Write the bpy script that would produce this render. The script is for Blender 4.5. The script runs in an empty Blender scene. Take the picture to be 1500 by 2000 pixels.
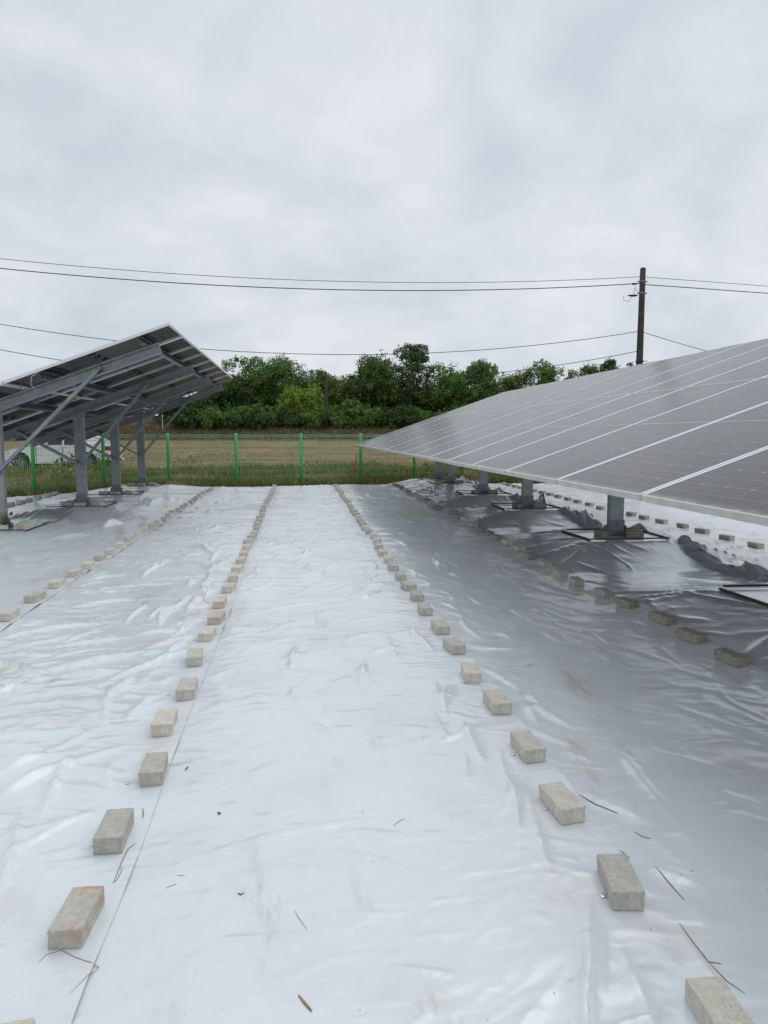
import bpy, bmesh, math, random
import numpy as np
from mathutils import Vector, Matrix
random.seed(7); rng = np.random.default_rng(11)
R = math.radians
sc = bpy.context.scene; col = sc.collection

# ------------------------------------------------------------------ camera
CAM_H = 1.40; FPX = 1400.0; VX, VY = 582.0, 848.0        # photo is 1500x2000; rows run along +Y
cam_d = bpy.data.cameras.new('camera'); cam = bpy.data.objects.new('camera', cam_d); col.objects.link(cam)
cam_d.sensor_fit = 'VERTICAL'; cam_d.sensor_height = 24.0; cam_d.lens = FPX / 2000 * 24.0
cam_d.clip_start = 0.05; cam_d.clip_end = 3000
_p = math.atan((1000 - VY) / FPX)
_d = Vector((VX - 750, VY - 1000, FPX)).normalized()
_up = Vector((0, -math.cos(_p), -math.sin(_p)))
_rt = _d.cross(_up).normalized()
RW = Matrix((_rt, _d, _up))                               # world = RW @ cam(x right, y down, z fwd)
ax, ay, az = RW @ Vector((1, 0, 0)), RW @ Vector((0, -1, 0)), RW @ Vector((0, 0, -1))
cam.matrix_world = Matrix(((ax.x, ay.x, az.x, 0), (ax.y, ay.y, az.y, 0), (ax.z, ay.z, az.z, CAM_H), (0, 0, 0, 1)))
sc.camera = cam
def ray(x, y): return (RW @ Vector((x - 750, y - 1000, FPX))).normalized()
def on_ground(x, y, z=0.0):
    v = ray(x, y); return Vector((0, 0, CAM_H)) + v * ((z - CAM_H) / v.z)
def at_depth(x, y, Y):
    v = ray(x, y); return Vector((0, 0, CAM_H)) + v * (Y / v.y)

# ------------------------------------------------------------------ world, sun, exposure
SUN_EL, SUN_AZ = 60.0, 62.0                              # azimuth from +Y towards +X
w = bpy.data.worlds.new('World'); sc.world = w; w.use_nodes = True
nt = w.node_tree; nt.nodes.clear()
def wn(t, **k):
    n = nt.nodes.new(t)
    for a, b in k.items(): setattr(n, a, b)
    return n
sky = wn('ShaderNodeTexSky', sky_type='NISHITA', sun_disc=False)
sky.sun_elevation = R(SUN_EL); sky.sun_rotation = R(SUN_AZ); sky.air_density = 1.0; sky.dust_density = 3.0
tc = wn('ShaderNodeTexCoord')
sep = wn('ShaderNodeSeparateXYZ'); nt.links.new(tc.outputs['Generated'], sep.inputs[0])
# project the view direction on a flat cloud deck so clouds flatten towards the horizon
mx = wn('ShaderNodeMath', operation='MAXIMUM'); nt.links.new(sep.outputs['Z'], mx.inputs[0]); mx.inputs[1].default_value = 0.0
ad = wn('ShaderNodeMath', operation='ADD'); nt.links.new(mx.outputs[0], ad.inputs[0]); ad.inputs[1].default_value = 0.42
dv = wn('ShaderNodeVectorMath', operation='DIVIDE'); nt.links.new(tc.outputs['Generated'], dv.inputs[0])
cmb = wn('ShaderNodeCombineXYZ')
for i in range(3): nt.links.new(ad.outputs[0], cmb.inputs[i])
nt.links.new(cmb.outputs[0], dv.inputs[1])
n1 = wn('ShaderNodeTexNoise'); n1.inputs['Scale'].default_value = 2.6; n1.inputs['Detail'].default_value = 5; n1.inputs['Roughness'].default_value = 0.5; n1.inputs['Distortion'].default_value = 0.5
n2 = wn('ShaderNodeTexNoise'); n2.inputs['Scale'].default_value = 7; n2.inputs['Detail'].default_value = 6; n2.inputs['Roughness'].default_value = 0.55; n2.inputs['Distortion'].default_value = 0.35
for n in (n1, n2): nt.links.new(dv.outputs[0], n.inputs['Vector'])
mxn = wn('ShaderNodeMix', data_type='FLOAT'); mxn.inputs[0].default_value = 0.3
nt.links.new(n1.outputs['Fac'], mxn.inputs[2]); nt.links.new(n2.outputs['Fac'], mxn.inputs[3])
rp = wn('ShaderNodeValToRGB'); nt.links.new(mxn.outputs[0], rp.inputs[0])
e = rp.color_ramp.elements
e[0].position = 0.34; e[0].color = (0.565, 0.642, 0.710, 1)
e[1].position = 0.62; e[1].color = (0.785, 0.805, 0.855, 1)
m_ = rp.color_ramp.elements.new(0.48); m_.color = (0.665, 0.718, 0.778, 1)
sc10 = wn('ShaderNodeVectorMath', operation='SCALE'); sc10.inputs['Scale'].default_value = 9.6
nt.links.new(rp.outputs[0], sc10.inputs[0])
mixw = wn('ShaderNodeMix', data_type='RGBA'); mixw.inputs[0].default_value = 0.94
nt.links.new(sky.outputs[0], mixw.inputs[6]); nt.links.new(sc10.outputs[0], mixw.inputs[7])
bg = wn('ShaderNodeBackground'); bg.inputs[1].default_value = 0.1
nt.links.new(mixw.outputs[2], bg.inputs[0])
wo = wn('ShaderNodeOutputWorld'); nt.links.new(bg.outputs[0], wo.inputs[0])
sl = bpy.data.lights.new('sun', 'SUN'); sun = bpy.data.objects.new('sun', sl); col.objects.link(sun)
sl.energy = 0.8; sl.angle = R(52); sl.color = (1.0, 0.985, 0.96)
sd = Vector((math.sin(R(SUN_AZ)) * math.cos(R(SUN_EL)), math.cos(R(SUN_AZ)) * math.cos(R(SUN_EL)), math.sin(R(SUN_EL))))
sun.rotation_euler = sd.to_track_quat('Z', 'Y').to_euler(); sun.location = (0, 0, 40)
vs = sc.view_settings; vs.view_transform = 'Standard'; vs.look = 'None'; vs.exposure = 0.09; vs.gamma = 1.0; vs.use_curve_mapping = False
sc.cycles.max_bounces = 6; sc.cycles.diffuse_bounces = 4; sc.cycles.glossy_bounces = 3; sc.cycles.transmission_bounces = 3
sc.cycles.use_denoising = True

# ------------------------------------------------------------------ helpers
def tag(o, label=None, cat=None, group=None, kind=None):
    if label: o['label'] = label
    if cat: o['category'] = cat
    if group: o['group'] = group
    if kind: o['kind'] = kind
    return o
def obj(name, me, parent=None, mat=None):
    o = bpy.data.objects.new(name, me); col.objects.link(o)
    if parent: o.parent = parent
    if mat is not None and me is not None and not me.materials: me.materials.append(mat)
    return o
def empty(name, loc=(0, 0, 0), rz=0.0):
    o = bpy.data.objects.new(name, None); col.objects.link(o); o.location = loc; o.rotation_euler.z = rz
    o.empty_display_size = 0.2
    return o
class MB:
    def __init__(s): s.v = []; s.f = []; s.m = []
    def add(s, v, f, mi=0):
        b = len(s.v); s.v += [tuple(p) for p in v]; s.f += [tuple(i + b for i in q) for q in f]; s.m += [mi] * len(f)
    def box(s, x0, x1, y0, y1, z0, z1, M=None, mi=0):
        v = [Vector((x, y, z)) for z in (z0, z1) for y in (y0, y1) for x in (x0, x1)]
        if M is not None: v = [M @ p for p in v]
        s.add(v, [(0, 2, 3, 1), (4, 5, 7, 6), (0, 1, 5, 4), (2, 6, 7, 3), (0, 4, 6, 2), (1, 3, 7, 5)], mi)
    def bar(s, a, b, prof, up=Vector((0, 0, 1)), mi=0, closed=True):
        """extrude a 2D profile (list of (side, up)) from a to b"""
        a, b = Vector(a), Vector(b); t = (b - a).normalized(); sd = t.cross(up).normalized(); u = sd.cross(t)
        n = len(prof); v = [p + sd * q[0] + u * q[1] for p in (a, b) for q in prof]
        f = [(i, (i + 1) % n, n + (i + 1) % n, n + i) for i in range(n)]
        if closed: f += [tuple(range(n))[::-1], tuple(range(n, 2 * n))]
        s.add(v, f, mi)
    def tube(s, pts, r, n=6, mi=0, caps=True):
        pts = [Vector(p) for p in pts]; rr = r if hasattr(r, '__len__') else [r] * len(pts)
        v = []; prev = None
        for i, p in enumerate(pts):
            t = (pts[min(i + 1, len(pts) - 1)] - pts[max(i - 1, 0)]).normalized()
            if prev is None:
                q = Vector((0, 0, 1)) if abs(t.z) < 0.9 else Vector((1, 0, 0)); prev = t.cross(q).normalized()
            sd = (prev - t * prev.dot(t)).normalized(); up = t.cross(sd); prev = sd
            v += [p + (sd * math.cos(2 * math.pi * k / n) + up * math.sin(2 * math.pi * k / n)) * rr[i] for k in range(n)]
        f = [(i * n + k, i * n + (k + 1) % n, (i + 1) * n + (k + 1) % n, (i + 1) * n + k) for i in range(len(pts) - 1) for k in range(n)]
        if caps: f += [tuple(range(n))[::-1], tuple(range((len(pts) - 1) * n, len(pts) * n))]
        s.add(v, f, mi)
    def mesh(s, name, mats=(), smooth=False):
        me = bpy.data.meshes.new(name); me.from_pydata(s.v, [], s.f)
        for m in (mats if isinstance(mats, (list, tuple)) else [mats]): me.materials.append(m)
        if any(s.m): me.polygons.foreach_set('material_index', s.m)
        if smooth: me.polygons.foreach_set('use_smooth', [True] * len(s.f))
        me.update(); return me
    def build(s, name, mats, parent=None, smooth=False):
        return obj(name, s.mesh(name, mats, smooth), parent)
def np_mesh(name, V, F, mats, smooth=False, colors=None):
    """V (n,3), F (m,k) arrays -> mesh, optional per-vertex colours"""
    V = np.asarray(V, np.float32); F = np.asarray(F, np.int32); m, k = F.shape
    me = bpy.data.meshes.new(name); me.vertices.add(len(V)); me.vertices.foreach_set('co', V.ravel())
    me.loops.add(m * k); me.loops.foreach_set('vertex_index', F.ravel())
    me.polygons.add(m); me.polygons.foreach_set('loop_start', np.arange(0, m * k, k, dtype=np.int32))
    me.polygons.foreach_set('loop_total', np.full(m, k, np.int32))
    if smooth: me.polygons.foreach_set('use_smooth', np.ones(m, bool))
    if colors is not None:
        at = me.color_attributes.new('tint', 'FLOAT_COLOR', 'POINT')
        c = np.ones((len(V), 4), np.float32); c[:, :3] = colors; at.data.foreach_set('color', c.ravel())
    me.update(calc_edges=True); me.validate()
    for mm in (mats if isinstance(mats, (list, tuple)) else [mats]): me.materials.append(mm)
    return me
_perm = {}
def pn(x, y, seed=0):
    """2D gradient noise about -1..1"""
    if seed not in _perm:
        g = np.random.default_rng(1000 + seed); _perm[seed] = (g.permutation(256), g.uniform(0, 2 * np.pi, 256))
    P, A = _perm[seed]
    xi = np.floor(x).astype(int); yi = np.floor(y).astype(int); xf = x - xi; yf = y - yi
    u = xf ** 3 * (xf * (xf * 6 - 15) + 10); v = yf ** 3 * (yf * (yf * 6 - 15) + 10)
    def g(ix, iy, dx, dy):
        a = A[P[(P[ix & 255] + iy) & 255]]; return np.cos(a) * dx + np.sin(a) * dy
    a = g(xi, yi, xf, yf); b = g(xi + 1, yi, xf - 1, yf); c = g(xi, yi + 1, xf, yf - 1); d = g(xi + 1, yi + 1, xf - 1, yf - 1)
    return ((a * (1 - u) + b * u) * (1 - v) + (c * (1 - u) + d * u) * v) * 1.5
def sstep(a, b, x):
    t = np.clip((x - a) / (b - a), 0, 1); return t * t * (3 - 2 * t)

# ------------------------------------------------------------------ materials
class NM:
    """small node-material helper"""
    def __init__(s, name, rough=0.6, metal=0.0, color=(0.5, 0.5, 0.5), spec=0.5):
        s.m = bpy.data.materials.new(name); s.m.use_nodes = True; s.t = s.m.node_tree
        s.b = s.t.nodes['Principled BSDF']; s.set('Roughness', rough); s.set('Metallic', metal); s.set('Specular IOR Level', spec)
        s.b.inputs['Base Color'].default_value = (*color, 1)
    def set(s, k, v): s.b.inputs[k].default_value = v
    def n(s, typ, **k):
        n = s.t.nodes.new(typ)
        for a, b in k.items(): setattr(n, a, b)
        return n
    def l(s, a, b): s.t.links.new(a, b)
    def _in(s, sock, v):
        if hasattr(v, 'is_linked'): s.l(v, sock)
        else: sock.default_value = v
    def math(s, op, a, b=0.0, c=0.0, clamp=False):
        n = s.n('ShaderNodeMath', operation=op, use_clamp=clamp)
        for i, v in enumerate((a, b, c)): s._in(n.inputs[i], v)
        return n.outputs[0]
    def coord(s, kind='Object', scale=(1, 1, 1), rot=(0, 0, 0)):
        t = s.n('ShaderNodeTexCoord'); mp = s.n('ShaderNodeMapping'); s.l(t.outputs[kind], mp.inputs[0])
        mp.inputs['Scale'].default_value = scale; mp.inputs['Rotation'].default_value = rot
        return mp.outputs[0]
    def noise(s, vec, scale, detail=4, rough=0.5, dist=0.0, typ='FBM'):
        n = s.n('ShaderNodeTexNoise'); n.noise_type = typ
        s.l(vec, n.inputs['Vector']); n.inputs['Scale'].default_value = scale; n.inputs['Detail'].default_value = detail
        n.inputs['Roughness'].default_value = rough; n.inputs['Distortion'].default_value = dist
        return n.outputs['Fac']
    def ramp(s, fac, stops, interp='LINEAR'):
        n = s.n('ShaderNodeValToRGB'); s.l(fac, n.inputs[0]); r = n.color_ramp; r.interpolation = interp
        for i, (p, c) in enumerate(stops):
            el = r.elements[i] if i < 2 else r.elements.new(p)
            el.position = p; el.color = (*c, 1) if len(c) == 3 else c
        return n.outputs[0]
    def mask(s, fac, a, b):
        n = s.n('ShaderNodeMapRange'); s.l(fac, n.inputs[0]); n.inputs[1].default_value = a; n.inputs[2].default_value = b
        return n.outputs[0]
    def mix(s, fac, a, b, blend='MIX'):
        n = s.n('ShaderNodeMix', data_type='RGBA', blend_type=blend); s._in(n.inputs[0], fac)
        for i, v in ((6, a), (7, b)):
            if hasattr(v, 'is_linked'): s.l(v, n.inputs[i])
            else: n.inputs[i].default_value = (*v, 1)
        return n.outputs[2]
    def color(s, c): s.l(c, s.b.inputs['Base Color'])
    def bump(s, h, strength=0.3, dist=0.01, prev=None):
        n = s.n('ShaderNodeBump'); s.l(h, n.inputs['Height']); n.inputs['Strength'].default_value = strength; n.inputs['Distance'].default_value = dist
        if prev is not None: s.l(prev, n.inputs['Normal'])
        s.l(n.outputs[0], s.b.inputs['Normal']); return n.outputs[0]
    def rough(s, r): s._in(s.b.inputs['Roughness'], r)

def mat_sheet(name='white_film', gloss=0.09, r0=0.25, crumple=1.0):
    m = NM(name, rough=0.3, metal=0.0)
    c = m.coord('Object')
    tone = m.noise(c, 1.1, 5, 0.55)
    base = m.ramp(tone, [(0.3, (0.700, 0.752, 0.785)), (0.7, (0.755, 0.797, 0.822))])
    st = m.mask(m.noise(c, 1.7, 6, 0.62, 0.4), 0.50, 0.72)
    base = m.mix(m.math('MULTIPLY', st, 0.40), base, (0.60, 0.54, 0.45))
    st2 = m.mask(m.noise(m.coord('Object', (5.5, 1.3, 1), (0, 0, R(12))), 1.0, 8, 0.75), 0.545, 0.70)
    gate = m.mask(m.noise(c, 0.9, 2, 0.5), 0.45, 0.60)
    base = m.mix(m.math('MULTIPLY', m.math('MULTIPLY', st2, gate), 0.80), base, (0.46, 0.37, 0.23))
    sp = m.mask(m.noise(c, 60, 3, 0.6), 0.70, 0.75); g2 = m.mask(m.noise(c, 2.3, 3, 0.5), 0.5, 0.62)
    base = m.mix(m.math('MULTIPLY', m.math('MULTIPLY', sp, g2), 0.85), base, (0.11, 0.085, 0.06))
    geo = m.n('ShaderNodeNewGeometry')
    m.color(m.mix(geo.outputs['Backfacing'], base, (0.07, 0.07, 0.075)))
    # reflective foil under a clear surface
    m.rough(m.math('ADD', r0, m.math('MULTIPLY', tone, 0.14)))
    m.set('Metallic', gloss); m.set('Coat Weight', 0.30); m.set('Coat Roughness', 0.12)
    cr = m.noise(m.coord('Object', (1, 1.9, 1), (0, 0, R(25))), 4.2, 6, 0.55, 0.9, 'RIDGED_MULTIFRACTAL')
    b0 = m.bump(cr, 0.80 * crumple, 0.016)
    cr2 = m.noise(m.coord('Object', (1, 1.6, 1), (0, 0, R(-35))), 11.0, 4, 0.5, 0.6, 'RIDGED_MULTIFRACTAL')
    b1 = m.bump(cr2, 0.42 * crumple, 0.007, b0)
    fine = m.noise(c, 38, 3, 0.5, 0.3)
    m.bump(fine, 0.09, 0.003, b1)
    return m.m
def mat_concrete(name, rust=False):
    m = NM(name, rough=0.93, spec=0.2); c = m.coord('Object')
    oi = m.n('ShaderNodeObjectInfo')
    n = m.noise(c, 30, 5, 0.65); g = m.noise(c, 150, 4, 0.75)
    base = m.ramp(n, [(0.3, (0.46, 0.43, 0.362)), (0.7, (0.66, 0.62, 0.53))])
    base = m.mix(m.mask(g, 0.60, 0.70), base, (0.17, 0.155, 0.13))
    base = m.mix(m.mask(g, 0.44, 0.33), base, (0.72, 0.69, 0.61))
    hs = m.n('ShaderNodeHueSaturation'); m.l(base, hs.inputs['Color'])
    m.l(m.math('ADD', 0.82, m.math('MULTIPLY', oi.outputs['Random'], 0.30)), hs.inputs['Value'])
    m.l(m.math('ADD', 0.75, m.math('MULTIPLY', oi.outputs['Random'], 0.35)), hs.inputs['Saturation'])
    out = hs.outputs[0]
    if rust:
        out = m.mix(m.math('MULTIPLY', m.mask(m.noise(c, 13, 4, 0.6), 0.52, 0.68), 0.65), out, (0.46, 0.22, 0.09))
    m.color(out); b = m.bump(g, 0.45, 0.003); m.bump(n, 0.4, 0.004, b)
    return m.m
def mat_galv(name, tone=1.0):
    m = NM(name, rough=0.48, metal=0.75); c = m.coord('Object')
    v = m.n('ShaderNodeTexVoronoi'); m.l(c, v.inputs['Vector']); v.inputs['Scale'].default_value = 26
    n = m.noise(c, 5, 5, 0.6)
    a = m.ramp(n, [(0.3, (0.255 * tone, 0.285 * tone, 0.30 * tone)), (0.7, (0.38 * tone, 0.41 * tone, 0.425 * tone))])
    a = m.mix(0.12, a, v.outputs['Color'], 'OVERLAY')
    m.color(a); m.rough(m.math('ADD', 0.36, m.math('MULTIPLY', n, 0.25)))
    return m.m
def mat_plain(name, color, rough=0.6, metal=0.0, var=0.15, scale=8.0):
    m = NM(name, rough=rough, metal=metal); n = m.noise(m.coord('Object'), scale, 4, 0.6)
    lo = tuple(x * (1 - var) for x in color); hi = tuple(min(1, x * (1 + var)) for x in color)
    m.color(m.ramp(n, [(0.3, lo), (0.7, hi)])); return m.m
def mat_pane():
    m = NM('solar_glass', rough=0.16, spec=0.16); t = m.n('ShaderNodeTexCoord'); s = m.n('ShaderNodeSeparateXYZ'); m.l(t.outputs['Object'], s.inputs[0])
    x, y = s.outputs['X'], s.outputs['Y']            # x up the slope, y along the row
    def dist(v, p, off=0.0):                         # distance in metres to the nearest line of a grid of period p
        f = m.math('FRACT', m.math('ADD', m.math('DIVIDE', m.math('ADD', v, off), p), 0.5))
        return m.math('MULTIPLY', m.math('ABSOLUTE', m.math('SUBTRACT', f, 0.5)), p)
    PX, PY = 2.238 / 24, 1.094 / 6
    dx = dist(x, PX, -0.020); dy = dist(y, PY, -0.020)
    lx = m.mask(dx, 0.0022, 0.0010); ly = m.mask(dy, 0.0018, 0.0008)
    dia = m.mask(m.math('ADD', dist(x, PX * 2, -0.020), dy), 0.012, 0.009)
    mid = m.mask(m.math('ABSOLUTE', m.math('SUBTRACT', x, 1.139)), 0.010, 0.008)
    bus = m.math('MULTIPLY', m.mask(dist(y, PY / 10, -0.020 - PY / 20), 0.0009, 0.0004), 0.06)
    ln = m.math('MAXIMUM', m.math('MAXIMUM', m.math('MULTIPLY', lx, 0.28), m.math('MULTIPLY', ly, 0.12)), m.math('MAXIMUM', m.math('MULTIPLY', dia, 0.6), m.math('MULTIPLY', mid, 0.45)))
    ln = m.math('MAXIMUM', ln, bus)
    oi = m.n('ShaderNodeObjectInfo'); c = m.coord('Object')
    base = m.mix(oi.outputs['Random'], (0.017, 0.017, 0.022), (0.028, 0.026, 0.030))
    base = m.mix(ln, base, (0.52, 0.53, 0.55))
    dn = m.noise(c, 3.0, 5, 0.6)
    nz = m.n('ShaderNodeSeparateXYZ'); m.l(t.outputs['Normal'], nz.inputs[0]); face_up = m.mask(nz.outputs['Z'], -0.1, 0.1)   # the weather side carries the dust
    dust = m.math('MULTIPLY', face_up, m.math('ADD', 0.13, m.math('MULTIPLY', dn, 0.10)))
    low = m.math('MULTIPLY', m.mask(x, 0.060, 0.010), m.mask(m.noise(c, 9, 4, 0.6), 0.3, 0.7))
    base = m.mix(dust, base, (0.38, 0.325, 0.285))
    base = m.mix(m.math('MULTIPLY', m.math('MULTIPLY', low, 0.6), face_up), base, (0.52, 0.47, 0.33))
    m.color(base); m.rough(m.math('ADD', 0.14, m.math('MULTIPLY', dn, 0.12)))
    return m.m
def mat_leaf(name, transl=0.25):
    m = NM(name, rough=0.55, spec=0.25); a = m.n('ShaderNodeAttribute'); a.attribute_name = 'tint'
    m.color(a.outputs['Color'])
    tr = m.n('ShaderNodeBsdfTranslucent'); m.l(a.outputs['Color'], tr.inputs['Color'])
    mxs = m.n('ShaderNodeMixShader'); mxs.inputs[0].default_value = transl
    m.l(m.b.outputs[0], mxs.inputs[1]); m.l(tr.outputs[0], mxs.inputs[2])
    m.l(mxs.outputs[0], m.t.nodes['Material Output'].inputs[0]); return m.m
def mat_ground():
    m = NM('field_soil', rough=0.95, spec=0.1); c = m.coord('Object')
    t = m.n('ShaderNodeTexCoord'); s = m.n('ShaderNodeSeparateXYZ'); m.l(t.outputs['Object'], s.inputs[0]); y = s.outputs['Y']
    big = m.noise(c, 0.22, 5, 0.6); med = m.noise(c, 1.6, 6, 0.65); rows = m.noise(m.coord('Object', (0.05, 1.0, 1), (0, 0, R(-4))), 0.34, 3, 0.5)
    tan = m.ramp(med, [(0.3, (0.175, 0.112, 0.060)), (0.55, (0.30, 0.205, 0.115)), (0.75, (0.40, 0.295, 0.18))])
    tan = m.mix(m.math('MULTIPLY', m.mask(rows, 0.47, 0.56), 0.75), tan, (0.135, 0.115, 0.050))
    green = m.ramp(med, [(0.3, (0.030, 0.045, 0.012)), (0.7, (0.085, 0.105, 0.032))])
    tan = m.mix(m.math('MULTIPLY', m.mask(big, 0.46, 0.62), 0.6), tan, (0.20, 0.185, 0.075))
    yy = m.math('ADD', y, m.math('MULTIPLY', m.math('SUBTRACT', big, 0.5), 14.0))
    field = m.mask(yy, 24.0, 29.0)
    soil = m.mix(m.mask(med, 0.35, 0.6), (0.055, 0.040, 0.024), green)
    far = m.mask(yy, 76.0, 79.0)
    out = m.mix(field, soil, tan)
    bank = m.ramp(m.noise(c, 0.8, 6, 0.7), [(0.3, (0.045, 0.036, 0.020)), (0.6, (0.125, 0.092, 0.052)), (0.8, (0.075, 0.085, 0.030))])
    out = m.mix(far, out, bank)
    m.color(out); m.bump(med, 0.6, 0.08); return m.m

M_sheet = mat_sheet(); M_sheet_silver = mat_sheet('silvery_film', 0.10, 0.22, 0.8); M_sheet_gloss = mat_sheet('glossy_film', 0.46, 0.18, 0.28); M_brick = mat_concrete('brick_concrete'); M_rust = mat_concrete('brick_concrete_rusty', True)
M_galv = mat_galv('galvanised_steel'); M_galv_dark = mat_galv('weathered_galvanised_steel', 0.72)
def mat_alu():
    m = NM('anodised_aluminium', rough=0.5, metal=0.05); t = m.n('ShaderNodeTexCoord'); sp = m.n('ShaderNodeSeparateXYZ'); m.l(t.outputs['Object'], sp.inputs[0]); c = m.coord('Object')
    base = m.ramp(m.noise(c, 5, 4, 0.6), [(0.3, (0.82, 0.83, 0.84)), (0.7, (0.88, 0.89, 0.90))])
    grime = m.math('MULTIPLY', m.mask(sp.outputs['X'], 0.03, 0.005), m.mask(m.noise(c, 5, 4, 0.6), 0.0, 0.75))     # run-off dirt on the lower rail
    m.color(m.mix(m.math('MULTIPLY', grime, 0.9), base, (0.42, 0.395, 0.33))); return m.m
M_alu = mat_alu()
M_pane = mat_pane(); M_black = mat_plain('black_rubber', (0.022, 0.022, 0.024), 0.55, 0, 0.3, 12)
M_green = mat_plain('green_paint', (0.10, 0.62, 0.17), 0.42, 0, 0.1, 4); M_wire = mat_plain('green_wire', (0.26, 0.52, 0.29), 0.5, 0, 0.15, 3)
M_leaf = mat_leaf('leaves'); M_grass = mat_leaf('grass_blades', 0.3); M_ground = mat_ground()
M_bark = mat_plain('bark', (0.13, 0.105, 0.085), 0.9, 0, 0.35, 6); M_pole = mat_plain('pole_timber', (0.075, 0.066, 0.058), 0.9, 0, 0.3, 5)
M_steel = mat_plain('pin_steel', (0.75, 0.75, 0.76), 0.25, 0.9, 0.05, 20)
M_cable = mat_plain('cable_black', (0.02, 0.02, 0.022), 0.6, 0, 0.2, 6); M_redcable = mat_plain('cable_red', (0.32, 0.09, 0.06), 0.5, 0, 0.2, 6); M_whitecable = mat_plain('cable_grey', (0.45, 0.45, 0.46), 0.5, 0, 0.1, 6)

# ------------------------------------------------------------------ terrain
def ground_z(x, y):
    x = np.asarray(x, float); y = np.asarray(y, float)
    z = np.full(np.broadcast(x, y).shape, -0.06)
    z = z + 0.05 * sstep(19.5, 21.0, y) + 0.72 * sstep(34, 76, y) - 0.35 * np.exp(-((y - 78.5) / 1.5) ** 2)
    z = z + 1.20 * sstep(79.5, 85, y) + 1.5 * sstep(85, 103, y)
    amp = sstep(20.5, 26, y)
    z = z + amp * (0.07 * pn(x * 0.35, y * 0.35, 3) + 0.035 * pn(x * 1.1, y * 1.1, 4)) + sstep(78, 84, y) * 0.22 * pn(x * 0.2, y * 0.3, 5)
    return z
def build_ground():
    xs = np.concatenate([np.linspace(-400, -42, 24), np.linspace(-40, 55, 190), np.linspace(57, 400, 24)])
    ys = np.concatenate([np.linspace(-120, 18, 24), np.linspace(18.5, 48, 150), np.linspace(48.4, 100, 130), np.linspace(103, 900, 30)])
    X, Y = np.meshgrid(xs, ys); Z = ground_z(X, Y)
    nx, ny = len(xs), len(ys); i = np.arange(nx * ny).reshape(ny, nx)
    F = np.stack([i[:-1, :-1], i[:-1, 1:], i[1:, 1:], i[1:, :-1]], -1).reshape(-1, 4)
    o = obj('ground', np_mesh('ground', np.stack([X, Y, Z], -1).reshape(-1, 3), F, M_ground, True)); tag(o, kind='structure')
build_ground()

# ------------------------------------------------------------------ ground film sheets
SEAM = {'L3': -5.60, 'L2': -2.20, 'L1': -0.635, 'R1': 0.975, 'R2': 2.58, 'R3': 5.67}
def row_ys(first, last, step):
    ys = list(first); y = ys[-1]
    while y < last:
        y += step + random.uniform(-0.05, 0.05); ys.append(y)
    return [v + 0.09 for v in ys]
BR = {'L1': row_ys([1.42, 1.92, 2.37, 2.83, 3.31, 3.75, 4.29, 4.82, 5.29, 5.81, 6.36], 18.9, 0.475),
      'R1': row_ys([1.36, 1.88, 2.35, 2.82, 3.33, 3.79, 4.32, 4.76, 5.29, 5.76], 18.9, 0.475),
      'L2': row_ys([4.45, 5.0, 5.55, 6.13, 6.66, 7.17, 7.59, 8.10], 18.6, 0.47),
      'R2': row_ys([3.84, 4.28, 4.70, 5.22, 5.69, 6.26], 19.0, 0.475),
      'R3': row_ys([6.0], 19.2, 0.56), 'L3': row_ys([13.2], 17.6, 0.52)}
def y_end(x):
    x = np.asarray(x, float)
    right = 19.75 + 0.115 * np.clip(x, -4, 4) - 0.10 * np.clip(x - 4, 0, 9)
    return np.where(x > -4.2, right, right + 1.28 * (x + 4.2)) + 0.10 * pn(x * 1.4, x * 0 + 3.3, 8)
POST_R = [(3.82, y) for y in (1.4, 4.80, 8.25, 11.65, 14.55, 17.75, 19.35)]
POST_L = [(-4.09, 10.35), (-3.90, 13.50), (-3.90, 16.00), (-3.90, 18.55)]
H_R, H_L = 0.15, 0.10
FOOT = [(x - 0.52, x + 0.48, y - 0.46, y + 0.44, H_R) for x, y in POST_R] + [(x - 0.55, x + 0.52, y - 0.50, y + 0.40, H_L) for x, y in POST_L]
def smooth_base(x, y):
    """shape of the ground under the film, without wrinkles"""
    z = 0.020 * pn(x * 0.45 + 9, y * 0.33, 1) + 0.012 * pn(x * 1.1, y * 0.8, 2)
    m = np.zeros_like(z)
    for x0, x1, y0, y1, H in FOOT:
        dx = np.maximum(np.maximum(x0 - x, x - x1), 0); dy = np.maximum(np.maximum(y0 - y, y - y1), 0)
        d = 0.75 * np.maximum(dx * (1 + .25 * pn(y * 1.3, y * 0 + x0, 41)), dy) + 0.25 * np.hypot(dx, dy)
        if H == H_R: t = np.clip(1 - d / 0.95, 0, 1); hh = (H + 0.03) * (0.80 * t + 0.20 * t ** 3)
        else: t = np.clip(1 - d / 0.9, 0, 1); hh = (H + 0.02) * (0.7 * t + 0.3 * t ** 3)
        m = np.maximum(m, hh)
    return z * (1 - np.clip(m / 0.12, 0, 1)) + m
def seam_press(x, y):
    """1 away from brick rows, 0 on them"""
    f = np.ones_like(x)
    for k, xs in SEAM.items(): f = np.minimum(f, sstep(0.05, 0.22, np.abs(x - xs)))
    return f
def on_foot(x, y, g=0.06):
    f = np.ones_like(x)
    for x0, x1, y0, y1, H in FOOT:
        d = np.hypot(np.maximum(np.maximum(x0 - x, x - x1), 0), np.maximum(np.maximum(y0 - y, y - y1), 0))
        f = np.minimum(f, sstep(0.0, g, d))
    return f
def film_z(x, y):
    return smooth_base(x, y)
def one(f, x, y): return float(f(np.array([x], float), np.array([y], float))[0])

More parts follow.
